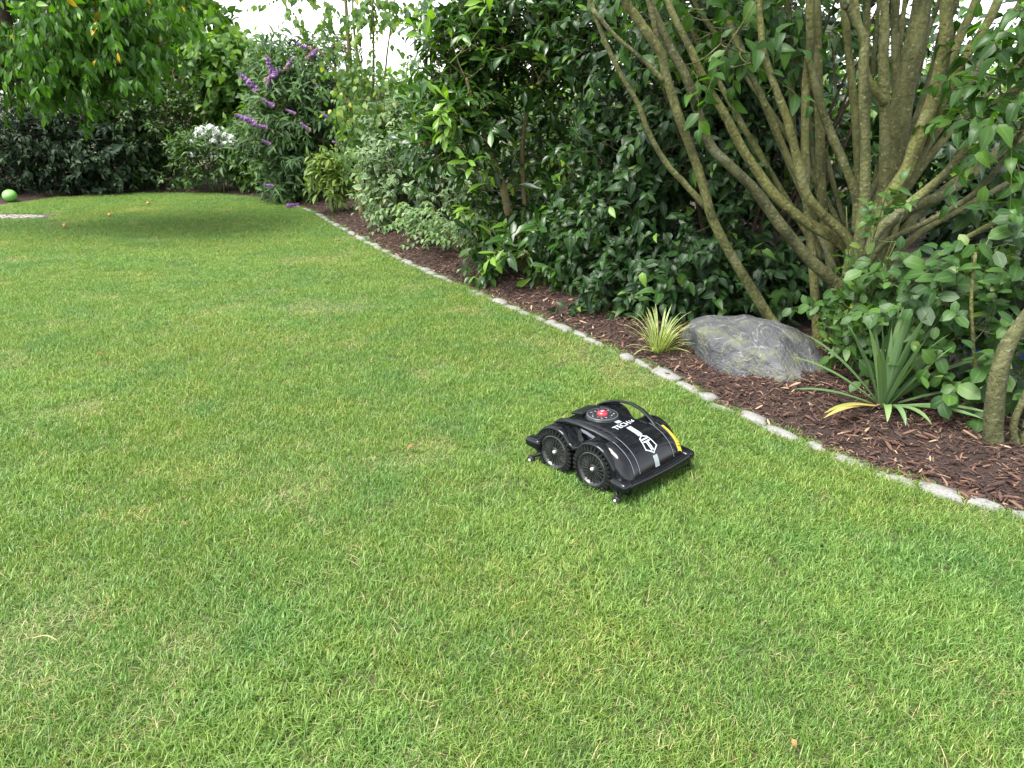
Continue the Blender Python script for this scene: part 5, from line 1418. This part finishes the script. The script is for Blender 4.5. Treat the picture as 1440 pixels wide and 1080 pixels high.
strokes += [lstroke((-.013, S0 - .020), (.013, S0 - .020), .003), lstroke((-.015, S0 - .009), (-.004, S0 - .009), .0026), lstroke((.004, S0 - .009), (.015, S0 - .009), .0026), lstroke((-.0045, S0 - .006), (-.0045, S0 + .028), .0026), lstroke((.0045, S0 - .006), (.0045, S0 + .028), .0026)]
obj('emblem', mesh('emblem', *join(strokes)), M_PRINT, mower)
st_o = obj('warning_label', mesh('warning_label', *decal('l', [(-.160, .155), (-.134, .155), (-.134, .240), (-.160, .240)], None, 5, 14)), M_YELLOW, mower)
V, F = join([decal('t', [(-.154, y_), (-.140 - .003 * (k % 2), y_), (-.140 - .003 * (k % 2), y_ + .0022), (-.154, y_ + .0022)], None, 3, 2, .0022) for k, y_ in enumerate(np.arange(.160, .234, .0058))])
obj('print_line', mesh('print_line', V, F), plain('label_ink', (.10, .08, .01), .6), st_o)

# ------------------------------------------------------------------ small things on and round the lawn
rng = np.random.default_rng(400)
bp = ground(16, 285); m, nt, out = newmat('green_ball')
tc = nt.nodes.new('ShaderNodeTexCoord').outputs['Object']; nz = noise_tex(nt, 9, 2, .5, tc)
c = ramp(nt, nz, [(.35, (.12, .34, .06)), (.6, (.18, .42, .10)), (.75, (.30, .50, .20))])
p = N(nt, 'ShaderNodeBsdfPrincipled', Roughness=.35); nt.links.new(c, p.inputs['Base Color']); nt.links.new(p.outputs[0], out.inputs[0])
M_BALL = m
bm = bmesh.new(); bmesh.ops.create_uvsphere(bm, u_segments=32, v_segments=18, radius=.085)
for v in bm.verts: v.co.z *= .92; v.co.x *= 1.04
me = bpy.data.meshes.new('ball'); bm.to_mesh(me); bm.free()
for p_ in me.polygons: p_.use_smooth = True
ball = obj('ball', me, M_BALL, None, (bp[0], bp[1], .09)); tag(ball, 'pale green play ball lying at the dark shrub edge', 'ball')

g = gpatch
M_GRAVEL = plain('pale_gravel', (.24, .225, .20), .9, nscale=30, namp=.3)
parts = []
blk = rounded_block(rng, 1, .2)
for k in range(420):
    q = rng.uniform(-1, 1, 2)
    if (q ** 2).sum() > 1: continue
    s_ = rng.uniform(.006, .016); parts.append((blk[0] * s_ * np.array([1.3, 1, .7]) + np.array([g[0] - .1 + q[0] * .5, g[1] - .05 + q[1] * .13, .008]), blk[1]))
V, F = join(parts); gr = obj('gravel', mesh('gravel', V, F, smooth=False), M_GRAVEL, kind='stuff'); tag(gr, 'small patch of pale gravel in the grass near the ball', 'gravel')

M_FRUIT = plain('fallen_fruit', (.34, .20, .06), .5, nscale=40, namp=.4)
for (fx, fy), lab in zip([(92, 322), (155, 307), (209, 290)], ['small yellow brown windfall fruit on the lawn closest to the gravel patch', 'small yellow brown windfall fruit between two others on the far lawn', 'small orange windfall fruit on the lawn nearest the dark hedge']):
    q = ground(fx, fy); V, F = rounded_block(rng, 3, .06); V = nrm(V) * (np.linalg.norm(V, axis=1, keepdims=True) * .25 + .75)
    parts = [(V * np.array([.019, .019, .018]), F), tube1(np.array([[0, 0, .018], [.004, 0, .03], [.01, .003, .038]]), [.002, .0015, .0015], 5, 2)]
    o = obj('windfall_fruit', mesh('windfall_fruit', *join(parts)), M_FRUIT, None, (q[0], q[1], .038)); o.rotation_euler = (rng.uniform(0, 1), rng.uniform(0, 1), rng.uniform(0, 6)); tag(o, lab, 'fruit')
L_DRY = leafmat('dry_leaf', [(0, (.10, .05, .025)), (1, (.26, .17, .06))], .7, .15, rib=.1)
for (fx, fy), s_, ti, lab in [((585, 638), .045, .3, 'curled brown leaf on open grass on the wheel side of the mower'), ((1110, 1058), .022, .8, 'small tan leaf in the grass well ahead of the mower bumper'), ((480, 345), .06, .6, 'tan leaf on the lawn by the daylily'), ((333, 317), .05, .4, 'brown leaf on the far lawn'), ((140, 507), .04, .2, 'dark brown leaf on the open lawn')]:
    q = ground(fx, fy); V, F, E = leaf_tpl(.55, P_OVATE, 4, .5, .5, 7, .03)
    o = obj('fallen_leaf', mesh('fallen_leaf', V * s_, F, {'tint': np.full(len(V), ti), 'edge': E}), L_DRY, None, (q[0], q[1], .040)); o.rotation_euler = (rng.normal(0, .3), rng.normal(0, .3), rng.uniform(0, 6)); tag(o, lab, 'leaf')
q = ground(68, 917)
V, F = tube1(np.array([[-.03, 0, .045], [0, .004, .05], [.02, .0, .046], [.035, -.006, .043]]), [.0010, .0013, .0012, .0007], 6, 3)
o = obj('straw_stick', mesh('straw_stick', V, F), plain('straw', (.36, .28, .16), .7), None, (q[0], q[1], 0)); tag(o, 'short pale straw lying on the grass', 'stick')
